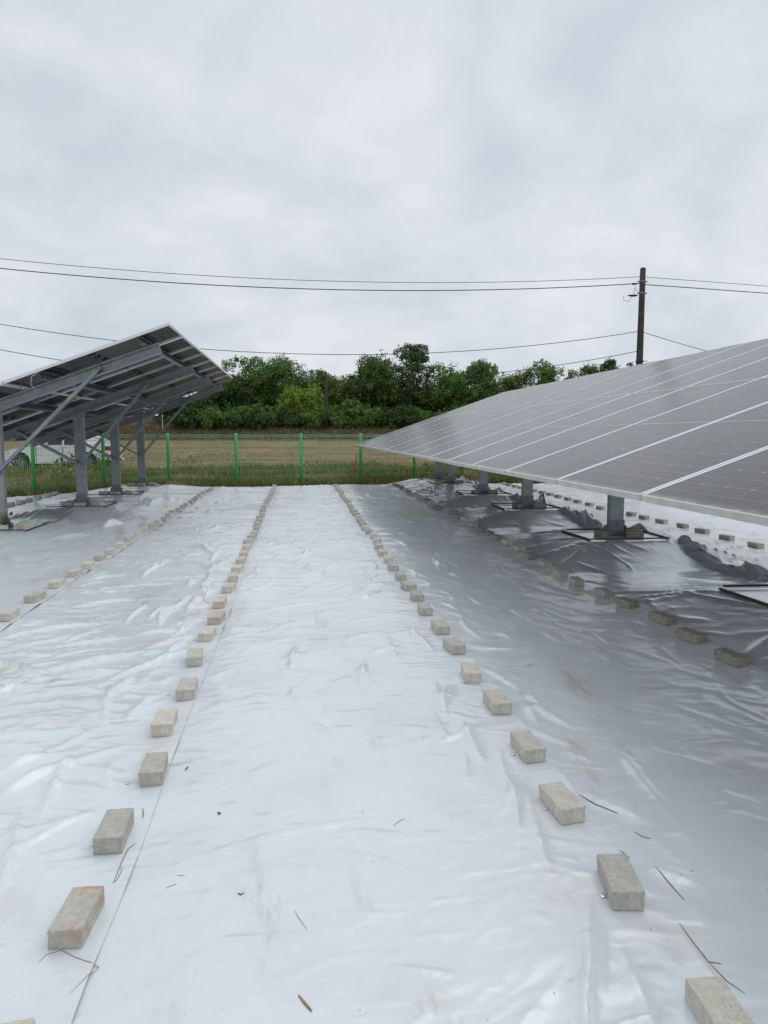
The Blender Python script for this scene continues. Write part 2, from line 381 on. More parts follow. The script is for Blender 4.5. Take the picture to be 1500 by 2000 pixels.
FOLDS = []                                                   # (x, y, angle, length, width, height, curve)
def fold(x, y, ang, L, wd, h, cv=0.0): FOLDS.append((x, y, ang, L, wd, h, cv))
def scatter(x0, x1, y0, y1, n, ang, spread, L, wd, h):
    for _ in range(n):
        yy = y0 + (y1 - y0) * rng.random(); s = 1 + 0.07 * yy
        fold(rng.uniform(x0, x1), yy, R(ang + rng.normal(0, spread)), rng.uniform(*L) * (0.8 + 0.2 * s), rng.uniform(*wd) * (0.7 + 0.3 * s), rng.uniform(*h) * (0.75 + 0.25 * s), rng.normal(0, 0.35))
# strip between the rows L2 and L1: many soft diagonal folds; central strip: calm near, livelier far; strip right of R1: fine folds
scatter(-2.2, -0.7, 2.2, 8, 60, 28, 28, (0.3, 1.0), (0.022, 0.05), (0.007, 0.019))
scatter(-2.2, -0.7, 7, 19.5, 150, 12, 25, (0.3, 1.1), (0.022, 0.05), (0.007, 0.018))
scatter(-1.15, -0.75, 1.6, 9, 22, 84, 14, (0.3, 0.9), (0.025, 0.06), (0.010, 0.022))
scatter(-0.55, 0.95, 1.2, 4.2, 26, 40, 50, (0.18, 0.6), (0.02, 0.045), (0.004, 0.009))
scatter(-0.55, 0.95, 4.0, 9.5, 85, 20, 42, (0.25, 0.9), (0.022, 0.05), (0.006, 0.016))
scatter(-0.55, 0.95, 9, 19.6, 130, 8, 28, (0.3, 1.1), (0.022, 0.05), (0.007, 0.018))
scatter(0.60, 0.93, 1.5, 10, 20, 74, 16, (0.3, 0.8), (0.025, 0.05), (0.008, 0.016))
scatter(1.05, 2.55, 1.3, 7, 85, 118, 26, (0.25, 0.9), (0.016, 0.036), (0.005, 0.014))
scatter(1.05, 2.55, 6, 19.8, 170, 150, 38, (0.25, 0.9), (0.018, 0.04), (0.006, 0.016))
scatter(-5.5, -2.3, 7, 19, 150, 25, 35, (0.3, 1.1), (0.025, 0.06), (0.008, 0.024))
scatter(-8.5, -5.6, 8, 17, 70, 10, 30, (0.4, 1.2), (0.025, 0.05), (0.008, 0.02))
scatter(2.65, 4.2, 2.5, 20, 90, 135, 30, (0.4, 1.2), (0.012, 0.030), (0.006, 0.020))
scatter(4.4, 9.0, 5, 20, 330, 6, 26, (0.4, 1.4), (0.025, 0.055), (0.009, 0.022))
# each brick pulls short folds out of the film beside it
for k, ys in BR.items():
    for yb in ys:
        for s in (-1, 1):
            if yb < 14 and rng.random() < 0.75:
                fold(SEAM[k] + s * (0.10 + rng.uniform(0.05, 0.16)), yb + rng.uniform(-0.12, 0.12), R(rng.normal(0 if s > 0 else 180, 38)), rng.uniform(0.15, 0.42), rng.uniform(0.012, 0.028), rng.uniform(0.004, 0.012), rng.normal(0, 0.8))
# ridges running off the corners of every footing, and the slack film between the footings
for x0, x1, y0, y1, H in FOOT:
    if y1 < 1.0: continue
    for cx, cy, a in ((x0, y0, 225), (x1, y0, -45), (x0, y1, 135), (x1, y1, 45)):
        for j in range(3):
            an = R(a + rng.normal(0, 22)); L = rng.uniform(0.5, 1.3)
            fold(cx + math.cos(an) * L * 0.42, cy + math.sin(an) * L * 0.42, an, L, rng.uniform(0.014, 0.035), H * rng.uniform(0.10, 0.28), rng.normal(0, 0.25))
for i in range(len(POST_R) - 1):
    (xa, ya), (xb, yb) = POST_R[i], POST_R[i + 1]
    y = ya + 0.55
    while y < yb - 0.55:
        fold(4.33 + rng.normal(0, 0.03), y, R(90 + rng.normal(0, 10)), rng.uniform(0.5, 0.9), rng.uniform(0.04, 0.08), rng.uniform(0.05, 0.11), rng.normal(0, 0.25)); y += rng.uniform(0.22, 0.40)
for y in (12.1, 12.6, 13.3, 14.6, 15.3, 17.2, 10.0, 11.3):
    fold(-2.95 + rng.normal(0, 0.12), y, R(60 + rng.normal(0, 18)), rng.uniform(0.7, 1.3), rng.uniform(0.05, 0.10), rng.uniform(0.05, 0.11), rng.normal(0, 0.3))

def make_sheet(name, x0, x1, nx, ny, y0, label, up_right=True, seam_right=None, rough=1.0, yfun=None, open_left=False, mat=None):
    u = np.linspace(0, 1, nx); v = np.linspace(0, 1, ny)
    k = 3.4; g = (np.exp(k * v * 0.85) - 1) / (np.exp(k * 0.85) - 1)
    Xr = x0 + (x1 - x0) * u
    X = np.repeat(Xr[None, :], ny, 0)
    ye = (yfun or y_end)(Xr); Y = y0 + (ye[None, :] - y0) * g[:, None]
    # the right border wanders a little, as a hand-laid edge does
    edge = (u[None, :] ** 8) * 0.012 * pn(Y * 1.3, Y * 0 + x1 * 7.7, 21)
    X = X + edge
    Z = smooth_base(X, Y)
    press = seam_press(X, Y) * (0.15 + 0.85 * on_foot(X, Y))
    # broad crumple
    wx = X + 0.16 * pn(X * 1.7, Y * 1.4, 31); wy = Y + 0.16 * pn(X * 1.5 + 7, Y * 1.6, 32)
    calm = 0.45 + 0.55 * sstep(2.5, 7.0, Y) if name == 'central' else np.ones_like(Y)
    r1 = (1 - np.abs(pn(wx * 1.25, wy * 2.3, 33))) ** 5; r2 = (1 - np.abs(pn(wx * 3.0 + 3, wy * 5.0, 34))) ** 7
    r3 = pn(wx * 2.4, wy * 3.4, 35)
    msk = sstep(-0.25, 0.5, pn(X * 0.9 + 4, Y * 0.6, 36))
    r4 = (1 - np.abs(pn(wx * 6.5 + 11, wy * 9.5, 37))) ** 6 * (1 - sstep(6.0, 9.0, Y)) * sstep(-.2, .5, pn(X * 1.4 + 9, Y * 1.2, 38))
    Z += press * calm * rough * (0.0060 * r1 + 0.0085 * r2 * (0.3 + 0.7 * msk) + 0.0025 * r3 + 0.0050 * r4)
    ry0, ry1 = Y.min(1), Y.max(1)
    for fx, fy, a, L, wd, h, cv in FOLDS:
        rr = L * 0.55 + 3 * wd
        if fx + rr < x0 or fx - rr > x1: continue
        ia, ib = np.searchsorted(ry1, fy - rr), np.searchsorted(ry0, fy + rr)
        ja, jb = np.searchsorted(Xr, fx - rr - .02), np.searchsorted(Xr, fx + rr + .02)
        if ib <= ia or jb <= ja: continue
        xx = X[ia:ib, ja:jb] - fx; yy = Y[ia:ib, ja:jb] - fy; c, s = math.cos(a), math.sin(a)
        p = xx * c + yy * s; q = -xx * s + yy * c - cv * p * p
        t = np.clip(1 - (2 * p / L) ** 2, 0, 1)
        ws = wd * (0.28 + 0.36 * t)
        Z[ia:ib, ja:jb] += press[ia:ib, ja:jb] * h * 1.45 * (t ** 1.3) * np.exp(-(np.sqrt(q * q + (0.14 * wd) ** 2) - 0.14 * wd) / ws * 1.5)
    if mat is not None:                                       # heavier film: no creases sharper than the grid
        for _ in range(2):
            Z[1:-1] = (Z[:-2] + 2 * Z[1:-1] + Z[2:]) / 4; Z[:, 1:-1] = (Z[:, :-2] + 2 * Z[:, 1:-1] + Z[:, 2:]) / 4
    # overlap: right border lies on the next sheet and lifts between the bricks, left border is tucked under
    if seam_right:
        xs = SEAM[seam_right]; d = np.clip((X - (xs - 0.07)) / (x1 - xs + 0.07), 0, 1)
        ys = np.array(BR[seam_right]); near = np.min(np.abs(Y[..., None] - ys[None, None, :]) if False else np.stack([np.abs(Y - b) for b in ys[::1]], 0), 0)
        free = sstep(0.07, 0.22, near) if len(ys) else 1
        lift = 0.0025 + 0.0065 * (1 + 1.2 * sstep(3, 7, Y)) * free * sstep(-0.3, 0.6, pn(Y * 1.7, Y * 0 + xs, 22))
        Z += 0.003 + d ** 2 * lift
    if not open_left: Z -= 0.004 * (1 - sstep(0.14, 0.22, X - x0))
    i = np.arange(nx * ny).reshape(ny, nx)
    F = np.stack([i[:-1, :-1], i[:-1, 1:], i[1:, 1:], i[1:, :-1]], -1).reshape(-1, 4)
    o = obj('ground_sheet', np_mesh('ground_sheet', np.stack([X, Y, Z], -1).reshape(-1, 3), F, mat or M_sheet, True))
    tag(o, label, 'ground sheet', 'white film strips laid over the ground'); return o
y_near = -0.3
make_sheet('outer_left', -8.6, -5.52, 110, 160, 3.5, 'white film strip beside the fence, behind the posts of the raised table', seam_right='L3', open_left=True)
make_sheet('posts_left_b', -5.70, -3.86, 120, 260, 2.0, 'white film strip shaded under the low side of the raised table', mat=M_sheet_gloss)
make_sheet('posts_left_a', -3.94, -2.12, 140, 380, 0.5, 'white film strip draped off the footings below the high edge of the raised table', seam_right='L2', mat=M_sheet_silver)
make_sheet('left', -2.35, -0.555, 190, 660, -0.2, 'wrinkled white film strip ending under the row of bricks with two rusty ones', seam_right='L1')
make_sheet('central', -0.78, 1.055, 200, 760, y_near, 'flat dirt-speckled white film strip along the middle of the aisle', seam_right='R1')
make_sheet('right', 0.83, 2.66, 200, 700, y_near, 'silvery grey film strip beside the low edge of the long table', seam_right='R2', mat=M_sheet_silver)
make_sheet('posts_right', 2.43, 4.42, 230, 720, -0.5, 'dark glossy film strip draped over footings below the long table', mat=M_sheet_gloss, rough=0.45)
make_sheet('behind_right', 4.30, 5.75, 130, 330, 0.5, 'sunlit white film strip just behind the posts of the long table', seam_right='R3')
make_sheet('outer_right', 5.50, 12.0, 230, 260, 0.5, 'broad white film strip past the bricks behind the long table')

# ------------------------------------------------------------------ bricks
def brick_mesh(seed, groove=False):
    g = random.Random(seed); bm = bmesh.new(); bmesh.ops.create_cube(bm, size=1.0)
    bmesh.ops.scale(bm, vec=(0.092, 0.192, 0.058), verts=bm.verts)
    for v in bm.verts: v.co += Vector((g.uniform(-.002, .002), g.uniform(-.003, .003), g.uniform(-.0015, .0015)))
    if groove:                                             # a brick cast with a joint line across its top
        bmesh.ops.bisect_plane(bm, geom=bm.verts[:] + bm.edges[:] + bm.faces[:], plane_co=(0.006, 0, 0), plane_no=(1, 0, 0))
        bmesh.ops.bisect_plane(bm, geom=bm.verts[:] + bm.edges[:] + bm.faces[:], plane_co=(0.0, 0, 0), plane_no=(1, 0, 0))
        bmesh.ops.bisect_plane(bm, geom=bm.verts[:] + bm.edges[:] + bm.faces[:], plane_co=(-0.006, 0, 0), plane_no=(1, 0, 0))
        for v in bm.verts:
            if abs(v.co.x) < 0.003 and v.co.z > 0: v.co.z -= 0.012
    else:
        bmesh.ops.bevel(bm, geom=bm.edges[:], offset=0.0035, segments=2, affect='EDGES', profile=0.6)
        bmesh.ops.subdivide_edges(bm, edges=[e for e in bm.edges if e.calc_length() > 0.05], cuts=3, use_grid_fill=True)
        for v in bm.verts: v.co += Vector((g.gauss(0, .0007), g.gauss(0, .0007), g.gauss(0, .0006)))
    for v in bm.verts: v.co.z += 0.029
    me = bpy.data.meshes.new('brick'); bm.to_mesh(me); bm.free(); return me
M_weathered_shade = mat_plain('weathered_shade_concrete', (0.34, 0.31, 0.255), 0.9, 0, 0.35, 45)  # darker concrete: wear at the post feet, painted-in shade for row R2
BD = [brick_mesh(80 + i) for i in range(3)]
for me in BD: me.materials.append(M_weathered_shade)
BM = [brick_mesh(i) for i in range(6)]; BG = brick_mesh(50, True); BRU = [brick_mesh(60), brick_mesh(61)]
for me in BM + [BG]: me.materials.append(M_brick)
for me in BRU: me.materials.append(M_rust)
def brick(x, y, z, rz, me, label, group, rx=0.0):
    o = obj('concrete_brick', me); o.location = (x, y, z); o.rotation_euler = (rx, 0, rz)
    return tag(o, label, 'brick', group)
ROWLAB = {'L1': ('plain grey concrete brick in the row that holds the rusty bricks', 'bricks in the row with two rusty ones'),
          'R1': ('grey concrete brick on the film seam between the flat white strip and the silvery strip', 'bricks along the silvery strip'),
          'L2': ('grey concrete brick on the film seam below the high edge of the raised table', 'bricks below the high table edge'),
          'R2': ('concrete brick in the shade-toned row below the low edge of the long table', 'bricks below the low table edge'),
          'R3': ('grey concrete brick in the row on white film behind the posts of the long table', 'bricks behind the posts'),
          'L3': ('grey concrete brick in the short row near the fence behind the raised table', 'bricks near the fence')}
XJ = {'L1': {0: -.02, 1: -.02, 2: -.01, 3: .02, 4: 0, 5: 0}, 'R1': {}}
for k, ys in BR.items():
    for i, y in enumerate(ys):
        if y > float(y_end(SEAM[k])) - 0.14: continue
        x = SEAM[k] + random.gauss(0, 0.010) + XJ.get(k, {}).get(i, 0); rz = random.gauss(0, R(6)); me = random.choice(BM); lab, grp = ROWLAB[k]
        if k in ('R2', 'R3'): rz += R(6)
        if k == 'R2' and random.random() < .65: me = random.choice(BD)  # shade below the table edge put into the colour of most bricks
        if k == 'L1':
            if i == 1: me = BRU[0]; lab = 'concrete brick with an orange rust spot on its top and foot'; rz = R(-3)
            if i == 8: me = BRU[1]; lab = 'rust-topped brick two along from the grooved brick of its row'
            if i == 9: me = BRU[0]; lab = 'rust-topped brick lying next to the grooved brick of its row'
            if i == 10: me = BG; lab = 'grooved concrete brick beside the rust-topped brick in its row'
        if k == 'L2' and i == 3: me = BG; lab = 'grooved concrete brick in the row below the high edge of the raised table'
        z = one(smooth_base, x, y) + 0.004
        brick(x, y, z, rz, me, lab, grp)

# ------------------------------------------------------------------ solar tables
TILT = R(19.3); TILT_L = R(20.3); ML, MW, GAP = 2.278, 1.134, 0.020
def ring(mb, L, W, z0, z1, wd, we):
    o = [(0, 0), (L, 0), (L, W), (0, W)]; i_ = [(we, wd), (L - we, wd), (L - we, W - wd), (we, W - wd)]
    v = [(x, y, z1) for x, y in o] + [(x, y, z1) for x, y in i_] + [(x, y, z0) for x, y in o] + [(x, y, z0) for x, y in i_]
    f = []
    for k in range(4):
        j = (k + 1) % 4
        f += [(k, j, 4 + j, 4 + k), (8 + k, 12 + k, 12 + j, 8 + j), (k, 8 + k, 8 + j, j), (4 + k, 4 + j, 12 + j, 12 + k)]
    mb.add(v, f)
mb = MB(); ring(mb, ML, MW, -0.035, 0.0, 0.020, 0.010)
for (a0, a1, b0, b1) in ((0.013, 0.030, 0.013, MW - .013), (ML - .030, ML - .013, .013, MW - .013)): mb.box(a0, a1, b0, b1, -0.035, -0.033)
for (b0, b1) in ((0.013, 0.030), (MW - .030, MW - .013)): mb.box(0.030, ML - .030, b0, b1, -0.035, -0.033)
ME_FRAME = mb.mesh('solar_module', M_alu)
mb = MB(); mb.box(0.009, ML - 0.009, 0.011, MW - 0.011, -0.0075, -0.0015); ME_PANE = mb.mesh('glass_pane', M_pane)
mb = MB(); mb.box(-0.035, 0.035, -0.025, 0.025, -0.030, -0.0072); mb.tube([(0, 0.02, -.02), (.01, .08, -.030), (0.02, .16, -.026), (0.0, .24, -.034)], 0.004, 5); ME_JB = mb.mesh('junction_box', M_black)
def c_prof(w_, h_, t=0.004, lip=0.018):
    """C section: web on the -side, open towards +side"""
    a, b = w_ / 2, h_ / 2
    return [(-a, -b), (a, -b), (a, -b + lip), (a - t, -b + lip), (a - t, -b + t), (-a + t, -b + t), (-a + t, b - t), (a - t, b - t), (a - t, b - lip), (a, b - lip), (a, b), (-a, b)]
def bolt(mb, p, axis, r=0.014, h=0.012, mi=0):
    a = Vector(axis).normalized(); mb.tube([Vector(p), Vector(p) + a * h], r, 6, mi)
def table(name, label, xlow, zlow, y0, ncol, posts, post_z, jb, near_detail, TILT):
    root = empty(name, (posts[0][0], posts[0][1], post_z)); tag(root, label, 'solar table')
    inv = Matrix.Translation(-Vector(root.location))
    T0 = Matrix.Translation((xlow, 0, zlow)) @ Matrix.Rotation(-TILT, 4, 'Y')          # slope frame
    Wt = 2 * ML + GAP; y1 = y0 + ncol * (MW + GAP) - GAP
    for c in range(ncol):
        for r in range(2):
            o = obj('solar_module', ME_FRAME, root)
            M = T0 @ Matrix.Translation((r * (ML + 0.006), y0 + c * (MW + GAP), random.gauss(0, .0012))) @ Matrix.Rotation(random.gauss(0, .0012), 4, 'X') @ Matrix.Rotation(random.gauss(0, .0010), 4, 'Y')
            o.matrix_local = inv @ M
            p = obj('glass_pane', ME_PANE, o)
            if jb:
                for q in (0.2, 0.5, 0.8):
                    b = obj('junction_box', ME_JB, o); b.location = (ML * 0.5, MW * q - .02, -0.0)
    def S(s, y, n): return inv @ (T0 @ Vector((s, y, n)))                               # slope coords -> root space
    nrm = (T0.to_3x3() @ Vector((0, 0, 1)))
    PH, RH = 0.100, 0.150
    for s in (0.46, 1.82, 2.76, 4.12):                                                  # purlins along the row
        m = MB(); m.bar(S(s, y0 + 0.06, -0.035 - PH / 2), S(s, y1 - 0.06, -0.035 - PH / 2), c_prof(0.05, PH, 0.004), nrm); m.build('purlin', M_galv_dark, root)
    nr = -0.035 - PH - RH / 2
    for px, py in posts:
        ya = py - 0.075                                                                 # rafter bolted to the post's near face
        lx = px - xlow; sp = lx / math.cos(TILT)
        m = MB(); m.bar(S(0.30 if near_detail else 0.85, ya, nr), S(4.28, ya, nr), c_prof(0.06, RH, 0.005, 0.022), nrm); m.build('rafter', M_galv, root)
        zr = zlow + lx * math.tan(TILT) + nr / math.cos(TILT)                           # rafter axis height at the post
        top = zr + 0.055
        m = MB(); b = Vector((px, py, post_z)); 
        m.bar(inv @ Vector((px, py + 0.02, post_z - 0.1)), inv @ Vector((px, py + 0.02, top)), [(q[1], q[0]) for q in c_prof(0.10, 0.17, 0.006, 0.028)], Vector((0, 1, 0)))
        po = m.build('post', M_galv, root)
        m = MB()
        m.box(px - 0.092, px + 0.092, py - 0.046, py - 0.036, post_z + 0.012, post_z + 0.20, inv)
        m.box(px - 0.14, px + 0.14, py - 0.13, py + 0.13, post_z, post_z + 0.012, inv)
        for sx in (-1, 1): m.box(px + sx * 0.105 - 0.006, px + sx * 0.105 + 0.006, py - 0.06, py + 0.08, post_z + .012, post_z + 0.13, inv)
        for bx, bz in ((-.055, .06), (.055, .06), (0, .15)): bolt(m, inv @ Vector((px + bx, py - .046, post_z + bz)), (0, -1, 0))
        for bx in (-0.125, 0.125):
            for by in (-.1, .1): bolt(m, inv @ Vector((px + bx, py + by, post_z + .012)), (0, 0, 1), 0.014, 0.035)
        m.build('base_plate', M_galv_dark, root)
        m = MB(); bolt(m, inv @ Vector((px, ya - 0.031, zr)), (0, -1, 0), 0.024, 0.014); m.build('bolt', M_galv_dark, root)
        yb = py - 0.062; zb = 0.88 if near_detail else 0.75
        for s_, up_ in ((3.42, 1), (1.02, -1)):
            e_ = T0 @ Vector((s_, ya - 0.055, nr)); e_.y = ya - 0.058
            a_ = Vector((px + up_ * 0.03, py - 0.062, zb))
            d_ = (e_ - a_).normalized()
            m = MB(); m.bar(inv @ (a_ - d_ * 0.05), inv @ (e_ + d_ * 0.04), c_prof(0.045, 0.060, 0.004, 0.014), Vector((0, -1, 0)))
            br = m.build('brace', M_galv, root)
            m = MB(); bolt(m, inv @ Vector((a_.x, a_.y - .03, a_.z)), (0, -1, 0), 0.016, 0.014); bolt(m, inv @ Vector((e_.x, e_.y - .03, e_.z)), (0, -1, 0), 0.016, 0.014)
            m.build('bolt', M_galv_dark, br)
    return root, inv, T0
tl, invL, TL = table('solar_table', 'raised solar raised table, with steel posts, rafters and slanting braces', -1.65 - 4.576 * math.cos(TILT_L), 2.87 - 4.576 * math.sin(TILT_L), 9.92, 8, POST_L, H_L + 0.02, True, True, TILT_L)
tr, invR, TR = table('solar_table', 'long solar long table, its dusty glass tilted over a row of short posts', 1.65, 1.106, 3.315 - 2 * 1.154, 17, POST_R, H_R + 0.02, False, False, TILT)
# loose string cables at the near end of the raised table
def sl_pt(s, y, n): return invL @ (TL @ Vector((s, y, n)))
m = MB(); m.tube([sl_pt(*p) for p in ((2.5, 9.97, -.05), (2.46, 9.95, -.16), (2.40, 9.97, -.25), (2.30, 10.0, -.27), (2.1, 10.05, -.24), (1.8, 10.1, -.30), (1.4, 10.2, -.26))], 0.006, 6); m.build('cable', M_redcable, tl, True)
m = MB(); m.tube([sl_pt(*p) for p in ((2.80, 9.95, -.02), (2.66, 9.93, -.06), (2.60, 9.94, -.15), (2.62, 9.98, -.22))], 0.006, 6); m.build('cable', M_whitecable, tl, True)
for c in range(6):
    yy = 10.3 + c * 1.25
    m = MB(); m.tube([sl_pt(*p) for p in ((1.14, yy, -.03), (1.3, yy + .1, -.07), (1.6, yy + .15, -.05), (1.82, yy + .2, -.10), (2.4, yy + .3, -.06), (3.4, yy + .25, -.03))], 0.004, 5); m.build('cable', M_cable, tl)

# ------------------------------------------------------------------ batten frames on the footings, bricks and weeds at the post feet
def batten_frame(x, y, z, x0, x1, y0, y1, label, sides='nlfr'):
    root = empty('batten_frame', (x, y, z)); tag(root, label, 'batten frame', 'black batten frames on the footings')
    jit = lambda: random.gauss(0, 0.015)
    pts = {'n': ((x0, y0), (x1, y0)), 'f': ((x0, y1), (x1, y1)), 'l': ((x0, y0), (x0, y1)), 'r': ((x1, y0), (x1, y1))}
    for s in sides:
        (ax_, ay_), (bx_, by_) = pts[s]
        a = Vector((ax_ - x + jit(), ay_ - y + jit(), 0.014)); b = Vector((bx_ - x + jit(), by_ - y + jit(), 0.014))
        for q in (a, b):
            q.z = one(smooth_base, q.x + x, q.y + y) - z + 0.012
        t = (b - a).normalized() * 0.02
        if s in 'nf': a.z += 0.010; b.z += 0.010
        m = MB(); m.bar(a + t, b - t, [(-.013, -.007), (.013, -.007), (.011, .007), (-.011, .007)]); m.build('batten', M_black, root)
for i, (x, y) in enumerate(POST_R):
    z = one(smooth_base, x, y)
    batten_frame(x, y, z, x - 0.50, x + 0.46, y - 0.44, y + 0.42, 'black batten frame lying around a post foot below the long table')
    lab = 'weathered grey brick at a post foot below the long table'
    for j, (dx, dy, rz) in enumerate(((0.13, -0.22, 84), (-0.20, -0.06, 5), (0.24, 0.02, 60), (0.02, 0.22, 88))):
        xx, yy = x + dx + random.gauss(0, .01), y + dy
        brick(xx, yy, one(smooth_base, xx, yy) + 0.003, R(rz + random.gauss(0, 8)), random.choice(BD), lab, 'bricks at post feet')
for i, (x, y) in enumerate(POST_L):
    z = one(smooth_base, x, y)
    batten_frame(x, y, z, x - 0.52, x + 0.50, y - 0.47, y + 0.37, 'black batten frame lying around a post foot below the raised table', 'nrf' if i else 'nr')
    lab = 'pale brick at a post foot below the raised table'
    for j, (dx, dy, rz) in enumerate(((0.02, -0.22, 86), (0.27, -0.05, 70), (-0.24, -0.08, 80), (0.20, 0.16, 20))):
        if i == 0: dx += 0.06
        xx, yy = x + dx, y + dy
        brick(xx, yy, one(smooth_base, xx, yy) + 0.003, R(rz + random.gauss(0, 8)), random.choice(BM), lab, 'bricks at post feet')

# ------------------------------------------------------------------ fixing pins, straws, twigs and crumbs on the film
pin_b = bmesh.new(); bmesh.ops.create_uvsphere(pin_b, u_segments=12, v_segments=6, radius=0.0105)
for v in pin_b.verts: v.co.z = max(v.co.z, -0.001) * 0.32
me_pin = bpy.data.meshes.new('fixing_pin'); pin_b.to_mesh(me_pin); pin_b.free(); me_pin.materials.append(M_steel)
for k, side, lab in (('L1', -0.075, 'round steel pin beside a brick in the row with two rusty bricks'), ('R1', -0.068, 'round steel pin beside a brick along the silvery strip')):
    for i, y in enumerate(BR[k][:12]):
        if i in (4, 6, 9): continue
        o = obj('fixing_pin', me_pin); x = SEAM[k] + side + random.gauss(0, .006); yy = y + random.uniform(-.07, .02)
        o.location = (x, yy, one(smooth_base, x, yy) + 0.006); tag(o, lab, 'pin', 'fixing pins by the bricks')
M_straw = mat_plain('dry_straw', (0.33, 0.22, 0.105), 0.8, 0, 0.3, 30); M_twig = mat_plain('dead_twig', (0.17, 0.115, 0.075), 0.85, 0, 0.3, 30)
deps = None
STRAWS = []
def straw(pix, r, mat, name, label, cat):
    pts = [on_ground(*p) for p in pix]; STRAWS.append((pts, r, mat, name, label, cat))
straw([(583, 1938), (597, 1956), (609, 1970)], .0042, M_straw, 'leaf_scrap', 'split brown dry leaf lying on the flat white film', 'leaf')
straw([(1327, 1804), (1352, 1838), (1384, 1878), (1410, 1882)], .0022, M_straw, 'straw', 'long forked straw lying beside the brick row along the silvery strip', 'straw')
straw([(1384, 1878), (1420, 1915), (1455, 1938)], .0016, M_twig, 'twig', 'thin curved twig trailing from the long forked straw', 'twig')
straw([(1280, 1697), (1310, 1730), (1336, 1760)], .0026, M_straw, 'straw', 'straight tan straw on the silvery strip', 'straw')
straw([(1132, 1557), (1165, 1577), (1207, 1594)], .0028, M_twig, 'stalk', 'reddish split stalk sticking out over the silvery strip', 'stalk')
straw([(1238, 1628), (1255, 1637), (1272, 1641)], .0020, M_twig, 'twig', 'short curved dark twig on the silvery strip', 'twig')
straw([(1212, 1664), (1220, 1671), (1230, 1679)], .0022, M_twig, 'twig', 'stubby twig on the film edge of the silvery strip', 'twig')
straw([(75, 1877), (90, 1862), (120, 1853), (150, 1868), (193, 1885), (165, 1912), (138, 1938)], .0013, M_straw, 'grass_stem', 'bent dry grass stem below the brick with the rust spot', 'grass stem')
straw([(266, 1645), (250, 1657), (238, 1682), (222, 1722)], .0018, M_twig, 'root', 'dark thin root hanging over the film seam by the bricks', 'root')
straw([(238, 1692), (237, 1702), (228, 1718), (220, 1724)], .0014, M_twig, 'root', 'looped hair-thin root on the film seam', 'root')
straw([(279, 1577), (280, 1588), (279, 1597)], .0030, M_straw, 'leaf_scrap', 'orange dry leaf scrap standing on the film seam', 'leaf')
straw([(323, 1733), (335, 1728), (345, 1724)], .0013, M_straw, 'grass_stem', 'short pale grass stem on the flat white film', 'grass stem')
straw([(346, 1709), (353, 1709), (361, 1709)], .0012, M_straw, 'grass_stem', 'tiny level grass stem on the flat white film', 'grass stem')
straw([(464, 1743), (470, 1747), (476, 1744)], .0030, M_twig, 'bark_chip', 'small curled dark chip on the flat white film', 'chip')
straw([(425, 1589), (429, 1591), (431, 1590)], .0060, M_twig, 'soil_crumb', 'lone dark soil crumb on the flat white film', 'soil crumb')
straw([(575, 1772), (582, 1785), (600, 1808)], .0012, M_straw, 'grass_stem', 'faint dry grass stem amid the flat white film', 'grass stem')
straw([(362, 1505), (364, 1502), (368, 1498)], .0040, M_twig, 'leaf_scrap', 'curled brown leaf scrap on the wrinkled film strip', 'leaf')
straw([(400, 1140), (405, 1155), (396, 1170), (408, 1178)], .0022, M_straw, 'root', 'tangled dry root on the wrinkled film strip', 'root')
straw([(768, 1612), (778, 1606), (790, 1600)], .0014, M_straw, 'grass_stem', 'dry stem lying askew in the middle of the aisle', 'grass stem')
straw([(1028, 1307), (1040, 1302)], .0018, M_twig, 'twig', 'straight short twig on the flat film by the silvery strip', 'twig')

# film surface height for small things lying on it
bpy.context.view_layer.update()
from mathutils.bvhtree import BVHTree
BV = []
for o in list(col.objects):
    if o.name.startswith('ground_sheet') and -1.0 < min(v[0] for v in o.bound_box) < 1.2 or (o.name.startswith('ground_sheet') and -2.5 < o.bound_box[0][0] < -2.2):
        me = o.data; n = len(me.vertices); co = np.empty(n * 3, np.float32); me.vertices.foreach_get('co', co); co = co.reshape(-1, 3)
        fi = np.empty(len(me.loops), np.int32); me.loops.foreach_get('vertex_index', fi)
        BV.append(BVHTree.FromPolygons([tuple(map(float, c)) for c in co], [tuple(map(int, q)) for q in fi.reshape(-1, 4)]))
def film_top(x, y):
    zs = [h[0].z for h in (b.ray_cast(Vector((x, y, 1.0)), Vector((0, 0, -1))) for b in BV) if h[0] is not None]
    return max(zs) if zs else 0.0
for pts, r, mat, name, label, cat in STRAWS:
    P = []
    for a, b in zip(pts[:-1], pts[1:]):
        for t in (0, .34, .67): P.append(a.lerp(b, t))
    P.append(pts[-1])
    c0 = P[0].copy(); c0.z = film_top(c0.x, c0.y)
    m = MB(); r *= 0.78; rr = [r * (1 - 0.55 * abs(2 * i / (len(P) - 1) - 1) ** 2) for i in range(len(P))]
    m.tube([(p.x - c0.x, p.y - c0.y, film_top(p.x, p.y) - c0.z + r * 0.7) for p in P], rr, 5)
    o = m.build(name, mat, None, True); o.location = c0; tag(o, label, cat)
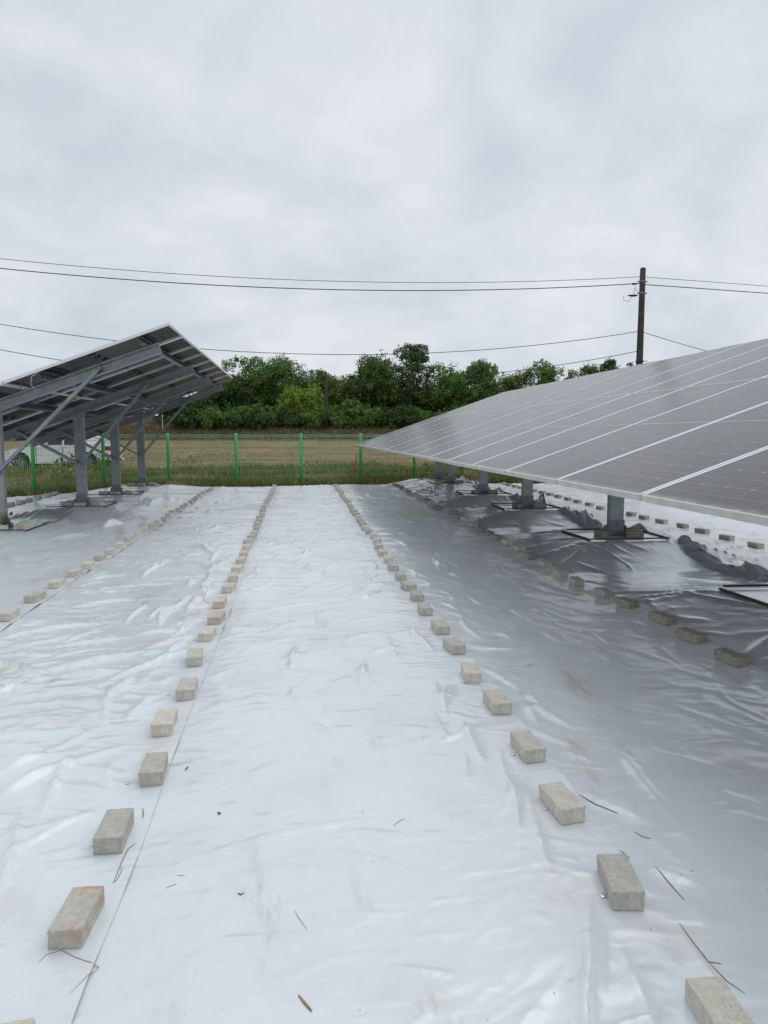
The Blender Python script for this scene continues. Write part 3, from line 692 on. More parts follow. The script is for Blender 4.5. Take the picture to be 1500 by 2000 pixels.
# crumbs nobody could count
V = []; F = []
for cl in range(26):
    cx, cy = random.uniform(-0.5, 0.95), random.uniform(1.25, 6.0)
    if cl % 4 == 0: cx = random.uniform(-2.0, -0.8); cy = random.uniform(2.5, 7)
    for j in range(random.randint(3, 16)):
        x, y = cx + random.gauss(0, .10), cy + random.gauss(0, .13); z = film_top(x, y); r = random.choice((.0008, .0010, .0013, .0018)) * random.uniform(.8, 1.3)
        b = len(V); a0 = random.uniform(0, 6.28); st = random.uniform(1, 2.4)
        for q in range(4): V.append((x + math.cos(a0 + q * math.pi / 2) * r * (st if q % 2 else 1), y + math.sin(a0 + q * math.pi / 2) * r * (st if q % 2 else 1), z + 0.0006))
        V.append((x, y, z + r * 0.9 + .0006)); F += [(b + q, b + (q + 1) % 4, b + 4) for q in range(4)]
o = obj('soil_crumbs', np_mesh('soil_crumbs', V, F, M_twig)); tag(o, 'dark soil crumbs sprinkled over the white film', 'soil', kind='stuff')

# ------------------------------------------------------------------ fence
FP = [(-9.9, 12.4), (-8.55, 14.1), (-7.3, 15.85), (-6.16, 17.65), (-5.02, 19.35), (-3.55, 20.35), (-1.70, 20.28), (0.08, 20.45), (1.80, 20.9), (3.50, 21.55), (5.08, 22.0), (6.9, 22.35), (8.7, 22.6), (10.5, 22.7), (12.3, 22.8)]
fr = empty('mesh_fence', (0.08, 20.45, 0)); tag(fr, 'green welded wire mesh fence with round posts along the field', 'fence')
FH = 1.40; fo = Vector((0.08, 20.45, 0))
for x, y in FP:
    z = one(ground_z, x, y); m = MB(); p = Vector((x, y, 0)) - fo; ln_ = Vector((random.gauss(0, .008), random.gauss(0, .008), 0))
    m.tube([p + Vector((0, 0, z - .1)), p + ln_ + Vector((0, 0, FH - .02)), p + ln_ + Vector((0, 0, FH + .012)), p + ln_ + Vector((0, 0, FH + .022))], [.041, .041, .036, .015], 14); m.build('post', M_green, fr, True)
for (xa, ya), (xb, yb) in zip(FP[:-1], FP[1:]):
    a, b = Vector((xa, ya, 0)) - fo, Vector((xb, yb, 0)) - fo; L = (b - a).length; n = int(L / 0.052); m = MB(); t = (b - a).normalized(); nn = Vector((-t.y, t.x, 0))
    for i in range(1, n):
        p = a + t * (L * i / n); m.tube([p + Vector((0, 0, 0.0)), p + Vector((0, 0, FH - 0.14)), p - nn * .04 + Vector((0, 0, FH - .08)), p + Vector((0, 0, FH - .02))], 0.0042, 3, caps=False)
    for z in (0.05, 0.22, 0.39, 0.56, 0.73, 0.90, 1.07, 1.24, FH - .08, FH - .02):
        off = nn * (-.04 if abs(z - FH + .08) < .001 else 0.003); m.tube([a + off + Vector((0, 0, z)), b + off + Vector((0, 0, z))], 0.0055 if z > 1.2 else 0.0036, 3, caps=False)
    m.build('mesh_panel', M_wire, fr)
M_orange = mat_plain('orange_cloth', (0.62, 0.12, 0.06), 0.8, 0, 0.15, 20)
c = at_depth(696, 882, 20.82); d_ = at_depth(694, 922, 20.82)
V = []; F = []
for i in range(9):
    t = i / 8; wd = 0.005 + 0.045 * t ** 1.6 * (1 - 0.45 * max(0, t - .75) * 4)
    for s in (-1, 1): V.append((s * wd + .012 * math.sin(7 * t) - .03 * t, .03 * math.sin(5 * t + s), -(c.z - d_.z) * t))
    if i: b = 2 * i; F.append((b - 2, b - 1, b + 1, b))
o = obj('ribbon', np_mesh('ribbon', V, F, M_orange)); o.location = c; md = o.modifiers.new('thick', 'SOLIDIFY'); md.thickness = .004; tag(o, 'faded orange-red ribbon tied beside a green fence post', 'ribbon')

# ------------------------------------------------------------------ utility poles and wires
PX, PY = 14.22, 29.0
def taper_pole(name, x, y, z0, z1, r0, r1, label, extras=True):
    root = empty(name, (x, y, z0)); tag(root, label, 'utility pole'); m = MB(); H = z1 - z0
    m.tube([(0, 0, -.3), (0, 0, H * .5), (0, 0, H - .05), (0, 0, H)], [r0, (r0 + r1) / 2, r1, r1 * .8], 16); m.build('shaft', M_pole, root, True)
    if extras:
        for dz in (0.55, 1.02):
            m = MB(); m.tube([(0, 0, H - dz - .03), (0, 0, H - dz + .03)], r1 * 1.16, 16); m.box(-r1 - .09, r1 + .09, -.03, .03, H - dz - .025, H - dz + .025); m.build('collar_band', M_galv_dark, root)
        m = MB(); m.tube([(-r1 - .10, 0, H - .64), (-r1 - .32, -.01, H - .66)], [.03, .045], 8); m.build('insulator', M_black, root, True)
        m = MB(); m.tube([(-r1 - .08, 0, H - 1.10), (-r1 - .20, 0, H - 1.12), (-r1 - .40, -.02, H - 1.13), (-r1 - .52, -.02, H - 1.13)], [.02, .045, .04, .012], 8); m.build('splice_sleeve', M_black, root, True)
        m = MB(); m.tube([(-r1 - .1, 0, H - .95), (-r1 - .2, 0, H - .75), (-r1 - .24, 0, H - 1.05), (-r1 - .45, 0, H - 1.38), (-r1 - .7, 0, H - 1.3), (-r1 - .68, 0, H - 1.14)], .009, 5); m.build('jumper_cable', M_cable, root, True)
        m = MB(); m.tube([(-r1 * 1.1, -.02, H - 1.1), (-r1 * 1.2, -.05, H - 3), (-r1 * 1.35, -.05, H - 5), (-r0 * 1.05, -.05, .5)], .012, 5); m.build('downlead', M_cable, root, True)
        for dz, s in ((3.78, 1), (4.25, -1)):
            m = MB(); m.tube([(0, 0, H - dz), (s * (r0 + .20), -.02, H - dz)], .014, 6); m.build('step_bolt', M_galv_dark, root)
        m = MB(); m.tube([(0, 0, H - 3.83), (0, 0, H - 3.77)], r0 * 1.03, 16); m.build('strap', M_black, root)
    return root
taper_pole('utility_pole', PX, PY, 0.0, 8.22, 0.165, 0.112, 'weathered wooden utility pole carrying wires behind the long solar table')
p0 = at_depth(638, 842, 86); p1 = at_depth(638, 735, 86)
taper_pole('utility_pole', p0.x, 86.0, float(p0.z) - .4, float(p1.z), 0.17, 0.12, 'bare slender utility pole at the edge of the trees', False)
taper_pole('utility_pole', -21.0, 29.4, 0.0, 8.9, 0.165, 0.112, 'weathered wooden utility pole outside the fence where the wires end')
taper_pole('utility_pole', 46.0, 34.0, 0.0, 8.3, 0.165, 0.112, 'weathered wooden utility pole far along the wires past the long solar table')
def wire(a, b, mid, r, label, n=48):
    """parabolic wire from a to b passing height mid at fraction f"""
    f, zm = mid; a, b = Vector(a), Vector(b); lin = a.z + (b.z - a.z) * f; k = (lin - zm) / (f * (1 - f))
    m = MB(); m.tube([(Vector((a.x + (b.x - a.x) * t, a.y + (b.y - a.y) * t, a.z + (b.z - a.z) * t - k * t * (1 - t))) - a) for t in (i / n for i in range(n + 1))], r, 5)
    o = m.build('overhead_wire', M_cable, None, True); o.location = a; tag(o, label, 'wire', 'overhead wires')
def zpx(x, y): return at_depth(x, y, 29.0).z
def f_of(xw): return (xw - (PX - .15)) / (-21.0 - (PX - .15))
def left_wire(pr, pm, pl, r, label):
    """heights read where the wire crosses three picture points in the plane of the poles"""
    A = at_depth(*pr, 29.0); B = at_depth(*pm, 29.0); C = at_depth(*pl, 29.0)
    q = np.polyfit([A.x, B.x, C.x], [A.z, B.z, C.z], 2); za, zb = np.polyval(q, PX - .12), np.polyval(q, -20.88); f = 0.5; xm = (PX - .12 - 20.88) / 2
    wire((PX - .12, 29.0, za), (-20.88, 29.0 + .4 * 0, zb), (f, np.polyval(q, xm)), r, label)
left_wire((1240, 541), (740, 551), (0, 505), .011, 'topmost thin wire strung across the open sky')
left_wire((1240, 554), (740, 567), (0, 524), .018, 'thicker second wire just under the topmost one')
left_wire((1243, 648), (820, 690), (0, 633), .013, 'middle wire sagging just over the tree tops')
left_wire((1240, 687), (985, 727), (0, 683), .013, 'lowest wire dipping in front of the trees')
for z0, (px_, py_), (qx, qy), r, lab in ((7.85, (1380, 548), (1500, 558), .011, 'topmost wire leading away past the long solar table'), (7.55, (1380, 563), (1500, 572), .018, 'thicker wire leading away past the long solar table'), (5.62, (1315, 665), (1372, 683), .013, 'steep low wire dropping behind the long solar table')):
    a = Vector((PX + .12, 29.0, z0)); B = at_depth(qx, qy, 29.0 + 5 * (at_depth(qx, qy, 29).x - PX) / 32); end = Vector((45.9, 34.0, z0 - .3))
    f = (B.x - a.x) / (end.x - a.x); wire(a, end, (f, B.z), r, lab)

# ------------------------------------------------------------------ parked car beyond the fence
def build_car(x_front, x_rear, y, z):
    white = NM('car_paint', rough=0.25, color=(0.74, 0.75, 0.76)); white.set('Coat Weight', 1.0); n_ = white.noise(white.coord('Object'), 3, 3); white.color(white.ramp(n_, [(0.3, (0.80, 0.81, 0.82)), (0.7, (0.87, 0.875, 0.88))]))
    glass = mat_plain('car_glass', (0.02, 0.024, 0.026), 0.06, 0, 0.1, 3); red = mat_plain('tail_lamp_red', (0.30, 0.012, 0.015), 0.2, 0, 0.1, 5)
    tyre = mat_plain('tyre_rubber', (0.02, 0.02, 0.02), 0.85, 0, 0.2, 10); rim = mat_plain('rim_alloy', (0.28, 0.29, 0.30), 0.35, 0.7, 0.1, 8)
    lamp = mat_plain('head_lamp', (0.6, 0.62, 0.64), 0.1, 0.3, 0.1, 5)
    wb = x_rear - x_front; W = 0.90
    root = empty('parked_car', ((x_front + x_rear) / 2, y, z)); tag(root, 'white sedan parked on the grass outside the fence, half hidden behind the posts', 'car')
    f, r = -wb / 2, wb / 2; RA = 0.37; cz = 0.33
    def arch(cx): return [(cx - RA * math.cos(t), cz + RA * math.sin(t)) for t in np.linspace(-0.25, math.pi + 0.25, 16)]
    prof = [(f - .86, .30), (f - .70, .20)] + [(f - RA - .02, .19)] + arch(f)[1:-1] + [(f + RA + .02, .19), (r - RA - .02, .19)] + arch(r)[1:-1] + [(r + RA + .02, .20), (r + .86, .26), (r + .98, .45), (r + 1.0, .72), (r + .97, .92), (r + .90, 1.00), (r + .48, 1.05), (r - .35, 1.00), (f + 1.15, .96), (f + .5, .93), (f - .30, .83), (f - .74, .68), (f - .88, .52)]
    bm = bmesh.new()
    vs_ = []
    for (yy, sc_) in ((-W, .985), (-W + .10, 1.0), (W - .10, 1.0), (W, .985)):
        cxm, czm = 0, .55; row = []
        for (px_, pz) in prof:
            inset = 0.05 * max(0, (pz - .70)) / .35 if abs(yy) > W - .01 else 0
            row.append(bm.verts.new((px_ * sc_, yy - math.copysign(inset, yy), pz)))
        vs_.append(row)
    N = len(prof)
    for a, b in zip(vs_[:-1], vs_[1:]):
        for i in range(N): bm.faces.new((a[i], a[(i + 1) % N], b[(i + 1) % N], b[i]))
    for row, rev in ((vs_[0], False), (vs_[-1], True)):
        fc = bm.faces.new(row[::-1] if not rev else row)
    bmesh.ops.triangulate(bm, faces=[fc_ for fc_ in bm.faces if len(fc_.verts) > 4]); bmesh.ops.recalc_face_normals(bm, faces=bm.faces)
    me = bpy.data.meshes.new('body'); bm.to_mesh(me); bm.free(); obj('body', me, root, white.m)
    # cabin
    roof = [(f + .55, .94, .82), (f + 1.35, 1.40, .62), (f + 2.15, 1.44, .62), (r + .15, 1.32, .64), (r + .70, 1.02, .80)]
    m = MB(); vv = [(a, -c_, b) for a, b, c_ in roof] + [(a, c_, b) for a, b, c_ in roof] + [(f + .55, -.86, .88), (r + .70, -.86, .94), (f + .55, .86, .88), (r + .70, .86, .94)]
    m.add(vv, [(0, 1, 6, 5), (1, 2, 7, 6), (2, 3, 8, 7), (3, 4, 9, 8), (0, 10, 11, 4, 3, 2, 1), (5, 6, 7, 8, 9, 13, 12), (0, 5, 12, 10), (4, 11, 13, 9)]); m.build('cabin', white.m, root)
    for s in (-1, 1):
        for q in ([(f + .78, .99), (f + 1.38, 1.35), (f + 1.62, 1.37), (f + 1.62, .99)], [(f + 1.70, .99), (f + 1.70, 1.37), (f + 2.20, 1.38), (r - .22, 1.31), (r - .05, 1.02)]):
            m = MB(); off = []
            for a, b in q:
                t = (b - .94) / .48; off.append((a, s * (.845 - .235 * max(0, t) + .012), b))
            m.add(off, [tuple(range(len(off)))]); o = m.build('side_window', glass, root); o.modifiers.new('t', 'SOLIDIFY').thickness = .006
    for (a0, b0, a1, b1) in ((f + .60, .975, f + 1.31, 1.378), (r + .22, 1.285, r + .66, 1.045)):
        m = MB(); m.add([(a0, -.72, b0 + .012), (a1, -.60, b1 + .012), (a1, .60, b1 + .012), (a0, .72, b0 + .012)], [(0, 1, 2, 3)]); m.build('windscreen', glass, root)
    for cx in (f, r):
        for s in (-1, 1):
            m = MB(); yc = s * (W - .12)
            m.tube([(cx, yc - .10, .32), (cx, yc - .09, .32), (cx, yc + .09, .32), (cx, yc + .10, .32)], [.28, .32, .32, .28], 28); wl = m.build('wheel', tyre, root, True)
            m = MB(); m.tube([(cx, yc + s * .085, .32), (cx, yc + s * .104, .32)], [.20, .075], 16)
            for k in range(7):
                a = k * 2 * math.pi / 7; m.bar((cx, yc + s * .106, .32), (cx + .21 * math.cos(a), yc + s * .106, .32 + .21 * math.sin(a)), [(-.022, -.006), (.022, -.006), (.022, .006), (-.022, .006)], Vector((0, 1, 0)))
            m.build('rim', rim, wl)
            m = MB(); m.tube([(cx, s * (W - .26), .33), (cx, s * (W - .252), .33)], RA - .005, 20); m.build('wheel_well', tyre, root)
    for s in (-1, 1):
        m = MB(); m.box(r + .66, r + .985, s * W * .985 - .10 * (s > 0) - .004, s * W * .985 + .10 * (s < 0) + .004, .76, .93); m.build('tail_light', red, root)
        m = MB(); m.box(f - .80, f - .42, s * W * .985 - .10 * (s > 0) - .004, s * W * .985 + .10 * (s < 0) + .004, .60, .72); m.build('head_light', lamp, root)
        m = MB(); m.box(f + .92, f + 1.10, s * .98 - .10, s * .98 + .10, .98, 1.10); m.build('mirror', white.m, root)
        for hx in (f + 1.42, r - .42):
            m = MB(); m.box(hx - .09, hx + .09, s * (W - .005) - .016, s * (W - .005) + .016, .80, .83); m.build('door_handle', white.m, root)
        for hx in (f + .62, f + 1.66, r - .10):
            m = MB(); m.box(hx - .004, hx + .004, s * (W - .015) - .016, s * (W - .015) + .017, .30, .90); m.build('door_gap', tyre, root)
        m = MB(); m.box(f + .45, r - .45, s * (W - .03) - .035, s * (W - .03) + .035, .155, .235); m.build('sill', tyre, root)
    m = MB(); m.box(r + .955, r + 1.03, -.80, .80, .30, .50); m.build('bumper', white.m, root)
build_car(-11.18, -8.52, 31.5, float(one(ground_z, -9.9, 31.5)))

# ------------------------------------------------------------------ vegetation
def leaf_quads(C, Nn, size, g):
    """a small bent leaf-clump quad for every centre C with normal Nn"""
    n = len(C); a = g.normal(size=(n, 3)); t = np.cross(Nn, a); t /= np.linalg.norm(t, axis=1, keepdims=True) + 1e-9; b = np.cross(Nn, t)
    s = size[:, None]; k = 0.62
    V = np.stack([C - t * s, C + b * s * k, C + t * s, C - b * s * k], 1).reshape(-1, 3)
    return V, np.arange(4 * n).reshape(n, 4)
def make_tree(x, y, top, half_w, low, label, seed, hue, name='broadleaf_tree', lobes=22, nleaf=5200, dens=2.3, loose=0.0, lsize=(.085, .175), trunk_c=None, group='trees beyond the field'):
    """top and low are heights of crown top and crown bottom above the foot"""
    g = np.random.default_rng(seed); z0 = one(ground_z, x, y) - 0.05
    root = empty(name, (x, y, z0)); tag(root, label, 'tree' if 'shrub' not in name else 'shrub', group)
    H = top; cz = (top + low) / 2; hz = (top - low) / 2
    th = g.uniform(0, 2 * np.pi, lobes); zz = g.uniform(-1.0, 0.95, lobes); rad = np.sqrt(np.clip(1 - zz * zz * (0.85 if low > 1 else .75), 0.05, 1)) * g.uniform(0.35, 0.9, lobes)
    lr = np.clip(g.normal(0.40, 0.07, lobes), .25, .55) * half_w * (1 - 0.35 * loose)
    LC = np.stack([rad * np.cos(th) * (half_w - lr * .6), rad * np.sin(th) * (half_w - lr * .6), cz + zz * (hz - lr * .75)], 1)
    LC = np.concatenate([LC, [[g.normal(0, .1 * half_w), 0, top - .30 * half_w]]]); lr = np.append(lr, .30 * half_w)
    # trunk and limbs
    m = MB(); r0 = max(.05, 0.022 * H); lean = g.normal(0, .25, 2)
    tp = [(0, 0, -.2), (lean[0] * .3, lean[1] * .3, H * .3), (lean[0] * .8, lean[1] * .8, H * .62), (lean[0], lean[1], H * .86)]
    m.tube(tp, [r0, r0 * .8, r0 * .45, r0 * .15], 7)
    for c_ in LC[:: max(1, len(LC) // 9)]:
        t = g.uniform(.18, .6); b0 = Vector((lean[0] * t, lean[1] * t, H * t * .95)); e_ = Vector(c_); mid = b0.lerp(e_, .5) + Vector((0, 0, -.05 * H * .3))
        m.tube([b0, mid, e_], [r0 * .42, r0 * .28, r0 * .08], 5)
    m.build('trunk', trunk_c or M_bark, root, True)
    # leaves on and inside each lobe, in sub-clumps so that the outline is uneven
    w_ = lr ** 2; cnt = np.maximum(20, (dens * nleaf * w_ / w_.sum())).astype(int)
    P = []; Nn = []; tint = []
    base = np.array(hue) * np.array([.84, 1.05, .95])
    for c_, r_, k in zip(LC, lr, cnt):
        ns = max(6, int(k / 26)); d = g.normal(size=(ns, 3)); d[:, 2] = d[:, 2] * .9 + .25; d /= np.linalg.norm(d, axis=1, keepdims=True)
        sub = c_ + d * r_ * g.uniform(.58, .95, (ns, 1)) * np.array([1, 1, .85]); ix = g.integers(0, ns, k)
        off = np.clip(g.normal(size=(k, 3)), -1.3, 1.3) * r_ * (.17 + .05 * loose)
        p = sub[ix] + off; inn = g.random(k) < (.16 * (1 - loose)); p[inn] = c_ + g.normal(size=(inn.sum(), 3)) * r_ * .45
        nn = d[ix] * .8 + off / (r_ * .3 + 1e-6) * .35 + g.normal(size=(k, 3)) * .55 + np.array([0, 0, .35]); nn /= np.linalg.norm(nn, axis=1, keepdims=True)
        lob = g.normal(1, .14); sv = g.normal(1, .16, ns)[ix]; yel = np.clip(g.normal(.05, .18, ns), -.2, .45)[ix]
        t_ = base[None, :] * (lob * sv * g.normal(1, .10, k))[:, None]; t_[:, 0] *= 1 + yel * 1.3; t_[:, 1] *= 1 + yel * .5
        P.append(p); Nn.append(nn); tint.append(t_)
    P = np.concatenate(P); Nn = np.concatenate(Nn); tint = np.clip(np.concatenate(tint), .004, .35)
    keep = P[:, 2] > max(.05, low * .4); P, Nn, tint = P[keep], Nn[keep], tint[keep]
    vx = np.floor(P / 0.7).astype(np.int64); key = (vx[:, 0] * 73856093) ^ (vx[:, 1] * 19349663) ^ (vx[:, 2] * 83492791)
    _, inv_, cn = np.unique(key, return_inverse=True, return_counts=True); keep = cn[inv_.ravel()] >= 5          # no stray leaves off the crown
    P, Nn, tint = P[keep], Nn[keep], tint[keep]
    V, F = leaf_quads(P, Nn, g.uniform(*lsize, len(P)), g)
    obj('crown', np_mesh('crown', V, F, M_leaf, False, np.repeat(tint, 4, 0)), root); return root
DK = (.068, .112, .030); MD = (.135, .205, .046); BRT = (.240, .325, .050); OLV = (.165, .220, .055); BLU = (.080, .125, .056)
def tree_px(px, ytop, hw_px, Y, low, label, seed, hue, **k):
    """px/ytop give direction; the depth Y comes from the bank the trees stand on"""
    p = at_depth(px, ytop, Y); z0 = one(ground_z, p.x, Y); sc_ = Y / FPX * 1.01
    return make_tree(p.x, Y, (p.z - z0) * 1.05, hw_px * sc_ * 1.30, low * .6, label, seed, hue, **k)
M_pale = mat_plain('pale_bark', (0.26, 0.24, 0.20), 0.9, 0, 0.3, 3)
TREES = [
 (478, 697, 46, 95, 2.2, 'tall loose-leaved tree with sky gaps beside the high table edge', MD, dict(loose=.9, lobes=26, nleaf=4200)),
 (548, 700, 60, 97, 1.6, 'broad mid-green tree next to the loose-leaved tree', MD, dict(loose=.3, lobes=30, nleaf=7000)),
 (622, 724, 34, 96, 1.8, 'round tree just behind the slender bare utility pole', OLV, dict(lobes=20, nleaf=4200)),
 (588, 754, 46, 89, 0.5, 'bright yellow-green tree standing out before the dark wood', BRT, dict(lobes=26, nleaf=6000)),
 (674, 733, 46, 97, 1.4, 'low olive-green tree filling the gap next to the tall dark tree', OLV, dict(lobes=24, nleaf=5000)),
 (742, 690, 52, 93, 3.4, 'tall dark flat-topped tree with pale bare trunks', (.110, .160, .038), dict(lobes=30, nleaf=7500, trunk_c=M_pale)),
 (802, 676, 36, 94, 0.8, 'tallest wispy blue-green tree with a feathery top', (.120, .175, .070), dict(loose=.7, lobes=34, nleaf=5600)),
 (858, 712, 50, 94, 1.2, 'dense rounded green tree beside the wispy tallest one', MD, dict(lobes=28, nleaf=6500)),
 (905, 722, 34, 98, 1.2, 'narrow dark tree between two rounder trees', DK, dict(lobes=18, nleaf=3800)),
 (942, 705, 42, 93, 1.2, 'twin-topped light green tree behind the long table', (.150, .220, .055), dict(loose=.4, lobes=26, nleaf=5600)),
 (993, 732, 36, 100, 1.0, 'low distant tree in the dip of the tree line', OLV, dict(lobes=16, nleaf=3000)),
 (1052, 705, 44, 95, 1.2, 'isolated round-crowned tree behind the long table', MD, dict(loose=.3, lobes=26, nleaf=6000)),
 (1112, 724, 42, 101, 1.0, 'low olive tree on the descending tree line', OLV, dict(lobes=18, nleaf=3600)),
 (1155, 716, 40, 100, 1.0, 'middling tree a little before the thick wooden pole', OLV, dict(lobes=18, nleaf=3600)),
 (1196, 705, 28, 98, 1.0, 'small dark tree top next to the thick wooden pole', DK, dict(lobes=16, nleaf=3000)),
 (1228, 712, 20, 98, 1.0, 'small leafy tree partly behind the thick wooden pole', DK, dict(lobes=16, nleaf=2600)),
 (1290, 722, 44, 100, 1.0, 'tree past the thick wooden pole, hidden by the long table', MD, dict(lobes=18, nleaf=3000)),
 (432, 752, 34, 93, 0.8, 'dark low tree right behind the far corner of the raised table', DK, dict(lobes=20, nleaf=4000)),
 (392, 772, 30, 92, 0.6, 'dark bushy tree seen just below the raised table', DK, dict(lobes=18, nleaf=3500)),
 (510, 742, 56, 100, 0.8, 'dark tree filling the wood behind the loose-leaved tree', DK, dict(lobes=22, nleaf=4500)),
 (640, 752, 60, 101, 0.6, 'dark tree deep in the wood behind the bare utility pole', DK, dict(lobes=22, nleaf=4500)),
 (770, 742, 70, 101, 0.6, 'dark tree deep in the wood behind the pale trunks', DK, dict(lobes=24, nleaf=4800)),
 (880, 752, 60, 102, 0.6, 'dark tree deep in the wood beside the narrow tree', DK, dict(lobes=22, nleaf=4200)),
 (965, 752, 50, 102, 0.6, 'dark tree deep in the wood under the twin-topped tree', DK, dict(lobes=20, nleaf=3800)),
 (418, 728, 40, 97, 0.8, 'mid-green tree peeping out behind the far corner of the raised table', MD, dict(loose=.2, lobes=24, nleaf=4600)),
 (338, 768, 44, 96, 0.6, 'dark bushy tree seen through the braces of the raised table', DK, dict(lobes=20, nleaf=3600)),
 (715, 765, 50, 99, 0.4, 'dark tree filling the wood between olive and flat-topped trees', DK, dict(lobes=20, nleaf=4000)),
 (250, 775, 60, 110, 0.6, 'far dark tree seen through the frame of the raised table', DK, dict(lobes=20, nleaf=3200)),
 (130, 765, 70, 112, 0.6, 'far wide tree screened by the raised table', DK, dict(lobes=20, nleaf=3200)),
]
for i, (px, yt, hw, Y, low, lab, hue, k) in enumerate(TREES): tree_px(px, yt, hw, Y, low, lab, 100 + i, hue, **k)
for i, px in enumerate(range(350, 1120, 48)): tree_px(px, 768 + (px * 13) % 17, 40, 105.0, 0.3, 'dark tree at the back of the wood, seen in gaps between nearer crowns', 200 + i, DK, lobes=14, nleaf=1500, lsize=(.12, .22), group='dark trees at the back of the wood')
SHR = [(372, 796, 26, DK), (412, 800, 24, MD), (455, 794, 26, MD), (500, 790, 26, MD), (520, 796, 18, OLV), (552, 800, 24, DK), (600, 806, 26, MD), (655, 802, 26, MD), (692, 778, 26, MD), (668, 812, 20, OLV), (730, 812, 26, MD), (775, 806, 30, DK), (815, 796, 30, MD), (860, 808, 26, OLV), (905, 790, 30, MD), (955, 790, 30, DK), (1000, 780, 30, MD), (345, 812, 20, OLV)] + [(x_, 790 + (x_ * 7) % 29, 26 + (x_ * 5) % 11, (DK, MD, OLV)[(x_ // 7) % 3]) for x_ in range(380, 1080, 31)]
for i, (px, yt, hw, hue) in enumerate(SHR):
    word = 'dark' if hue == DK else 'olive' if hue == OLV else 'mid-green'
    tree_px(px, yt, hw, 86.5 + random.uniform(-.8, 2.0), 0.05, word + ' leafy shrub in the thicket along the foot of the wood', 300 + i, hue, name='thicket_shrub', lobes=14, nleaf=2200, lsize=(.075, .15), group=word + ' shrubs along the foot of the wood')

# grass: blades as one mesh
def blades(n, area, hgt, wid, tints, seed, name, label, dens=None):
    g = np.random.default_rng(seed); x0, x1, y0, y1 = area
    X = g.uniform(x0, x1, n * 2); Y = y0 + (y1 - y0) * g.random(n * 2) ** 1.2
    keep = Y > y_end(X) + 0.10
    if dens is not None: keep &= g.random(n * 2) < dens(X, Y)
    X, Y = X[keep][:n], Y[keep][:n]; n = len(X)
    Z = ground_z(X, Y); h = hgt(X, Y) * g.uniform(.4, 1.25, n) * (1 + .55 * pn(X * .8, Y * 1.1, 63)); a = g.uniform(0, 2 * np.pi, n); wv = wid * g.uniform(.6, 1.5, n)
    dx, dy = np.cos(a) * wv, np.sin(a) * wv; b = g.normal(0, .28, (n, 2)) * h[:, None]
    P0 = np.stack([X - dx, Y - dy, Z - .02], 1); P1 = np.stack([X + dx, Y + dy, Z - .02], 1)
    P2 = np.stack([X + dx * .8 + b[:, 0] * .4, Y + dy * .8 + b[:, 1] * .4, Z + h * .6], 1); P3 = np.stack([X + b[:, 0], Y + b[:, 1], Z + h], 1)
    V = np.stack([P0, P1, P2, P3], 1).reshape(-1, 3); F = np.arange(4 * n).reshape(n, 4)
    T = np.array(tints); pch = 1.25 * pn(X * .45, Y * .9, 61) + .7 * pn(X * 1.6, Y * 2.2, 62); ix = np.clip(((pch + g.normal(0, .30, n)) * .5 + .5) * len(T), 0, len(T) - 1).astype(int)
    c = T[ix] * g.normal(1, .2, (n, 1)); o = obj(name, np_mesh(name, V, F, M_grass, False, np.repeat(np.clip(c, .005, .6), 4, 0))); tag(o, label, 'grass', kind='stuff')
STRAWC, OLIVE, GRN, DKG = (.55, .42, .22), (.30, .26, .10), (.19, .26, .06), (.11, .165, .042)
blades(62000, (-11, 11, 14.0, 24.0), lambda x, y: .17 + .07 * np.clip(y - 21, 0, 3), .006, [STRAWC, (.27, .21, .11), OLIVE, GRN, DKG, GRN, OLIVE], 5, 'verge_grass', 'mixed green and straw-coloured grass growing along the fence')
blades(26000, (-14, 16, 22.5, 30.0), lambda x, y: .24 + 0 * y, .008, [OLIVE, GRN, DKG, GRN, (.16, .22, .05), STRAWC], 6, 'weeds', 'lush green weeds at the near margin of the field', lambda x, y: sstep(-.1, .35, pn(x * .28, y * .5, 71)))
blades(42000, (-32, 42, 26.0, 76.0), lambda x, y: .085 + 0 * y, .012, [STRAWC, (.45, .34, .20), (.30, .25, .12), OLIVE, (.46, .40, .20)], 7, 'stubble', 'short tan stubble over the cut field', lambda x, y: sstep(-.35, .25, pn(x * .12 + y * .02, y * 1.0, 72)))
blades(16000, (-40, 50, 78.5, 88.0), lambda x, y: .40 + 0 * y, .035, [(.17, .125, .07), (.10, .078, .045), (.12, .11, .045), (.22, .17, .10), DKG], 8, 'bank_grass', 'rank brown and green grass on the bank below the wood')
# daisies: white flower heads on stems, in drifts
V = []; F = []; T = []
def daisy(x, y, z, r):
    b = len(V); V.extend([(x - .003, y, z - .45), (x + .003, y, z - .45), (x + .002, y, z), (x - .002, y, z)]); F.append((b, b + 1, b + 2, b + 3)); T.extend([(.06, .10, .02)] * 4)
    tx, ty = random.gauss(0, .35), random.gauss(-.3, .3)
    b = len(V); V.extend([(x - r, y, z + tx * r), (x, y - r, z - ty * r), (x + r, y, z - tx * r), (x, y + r, z + ty * r)]); F.append((b, b + 1, b + 2, b + 3)); T.extend([(.78, .78, .74)] * 4)
for cx, cy, n, sp in ((350, 893, 42, 14), (378, 886, 60, 16), (418, 882, 9, 10), (445, 886, 22, 12), (470, 890, 14, 8), (430, 902, 12, 10), (605, 880, 18, 12), (712, 889, 9, 8), (745, 896, 8, 10), (255, 890, 40, 18), (30, 905, 26, 22), (130, 912, 22, 26), (820, 894, 10, 18), (880, 903, 12, 14), (345, 905, 8, 8)):
    for _ in range(int(n * 1.5)):
        p = on_ground(cx + random.gauss(0, sp), cy + random.gauss(0, 3.5), 0.42)
        daisy(p.x, p.y, 0.42 + random.uniform(-.14, .12), random.uniform(.022, .042))
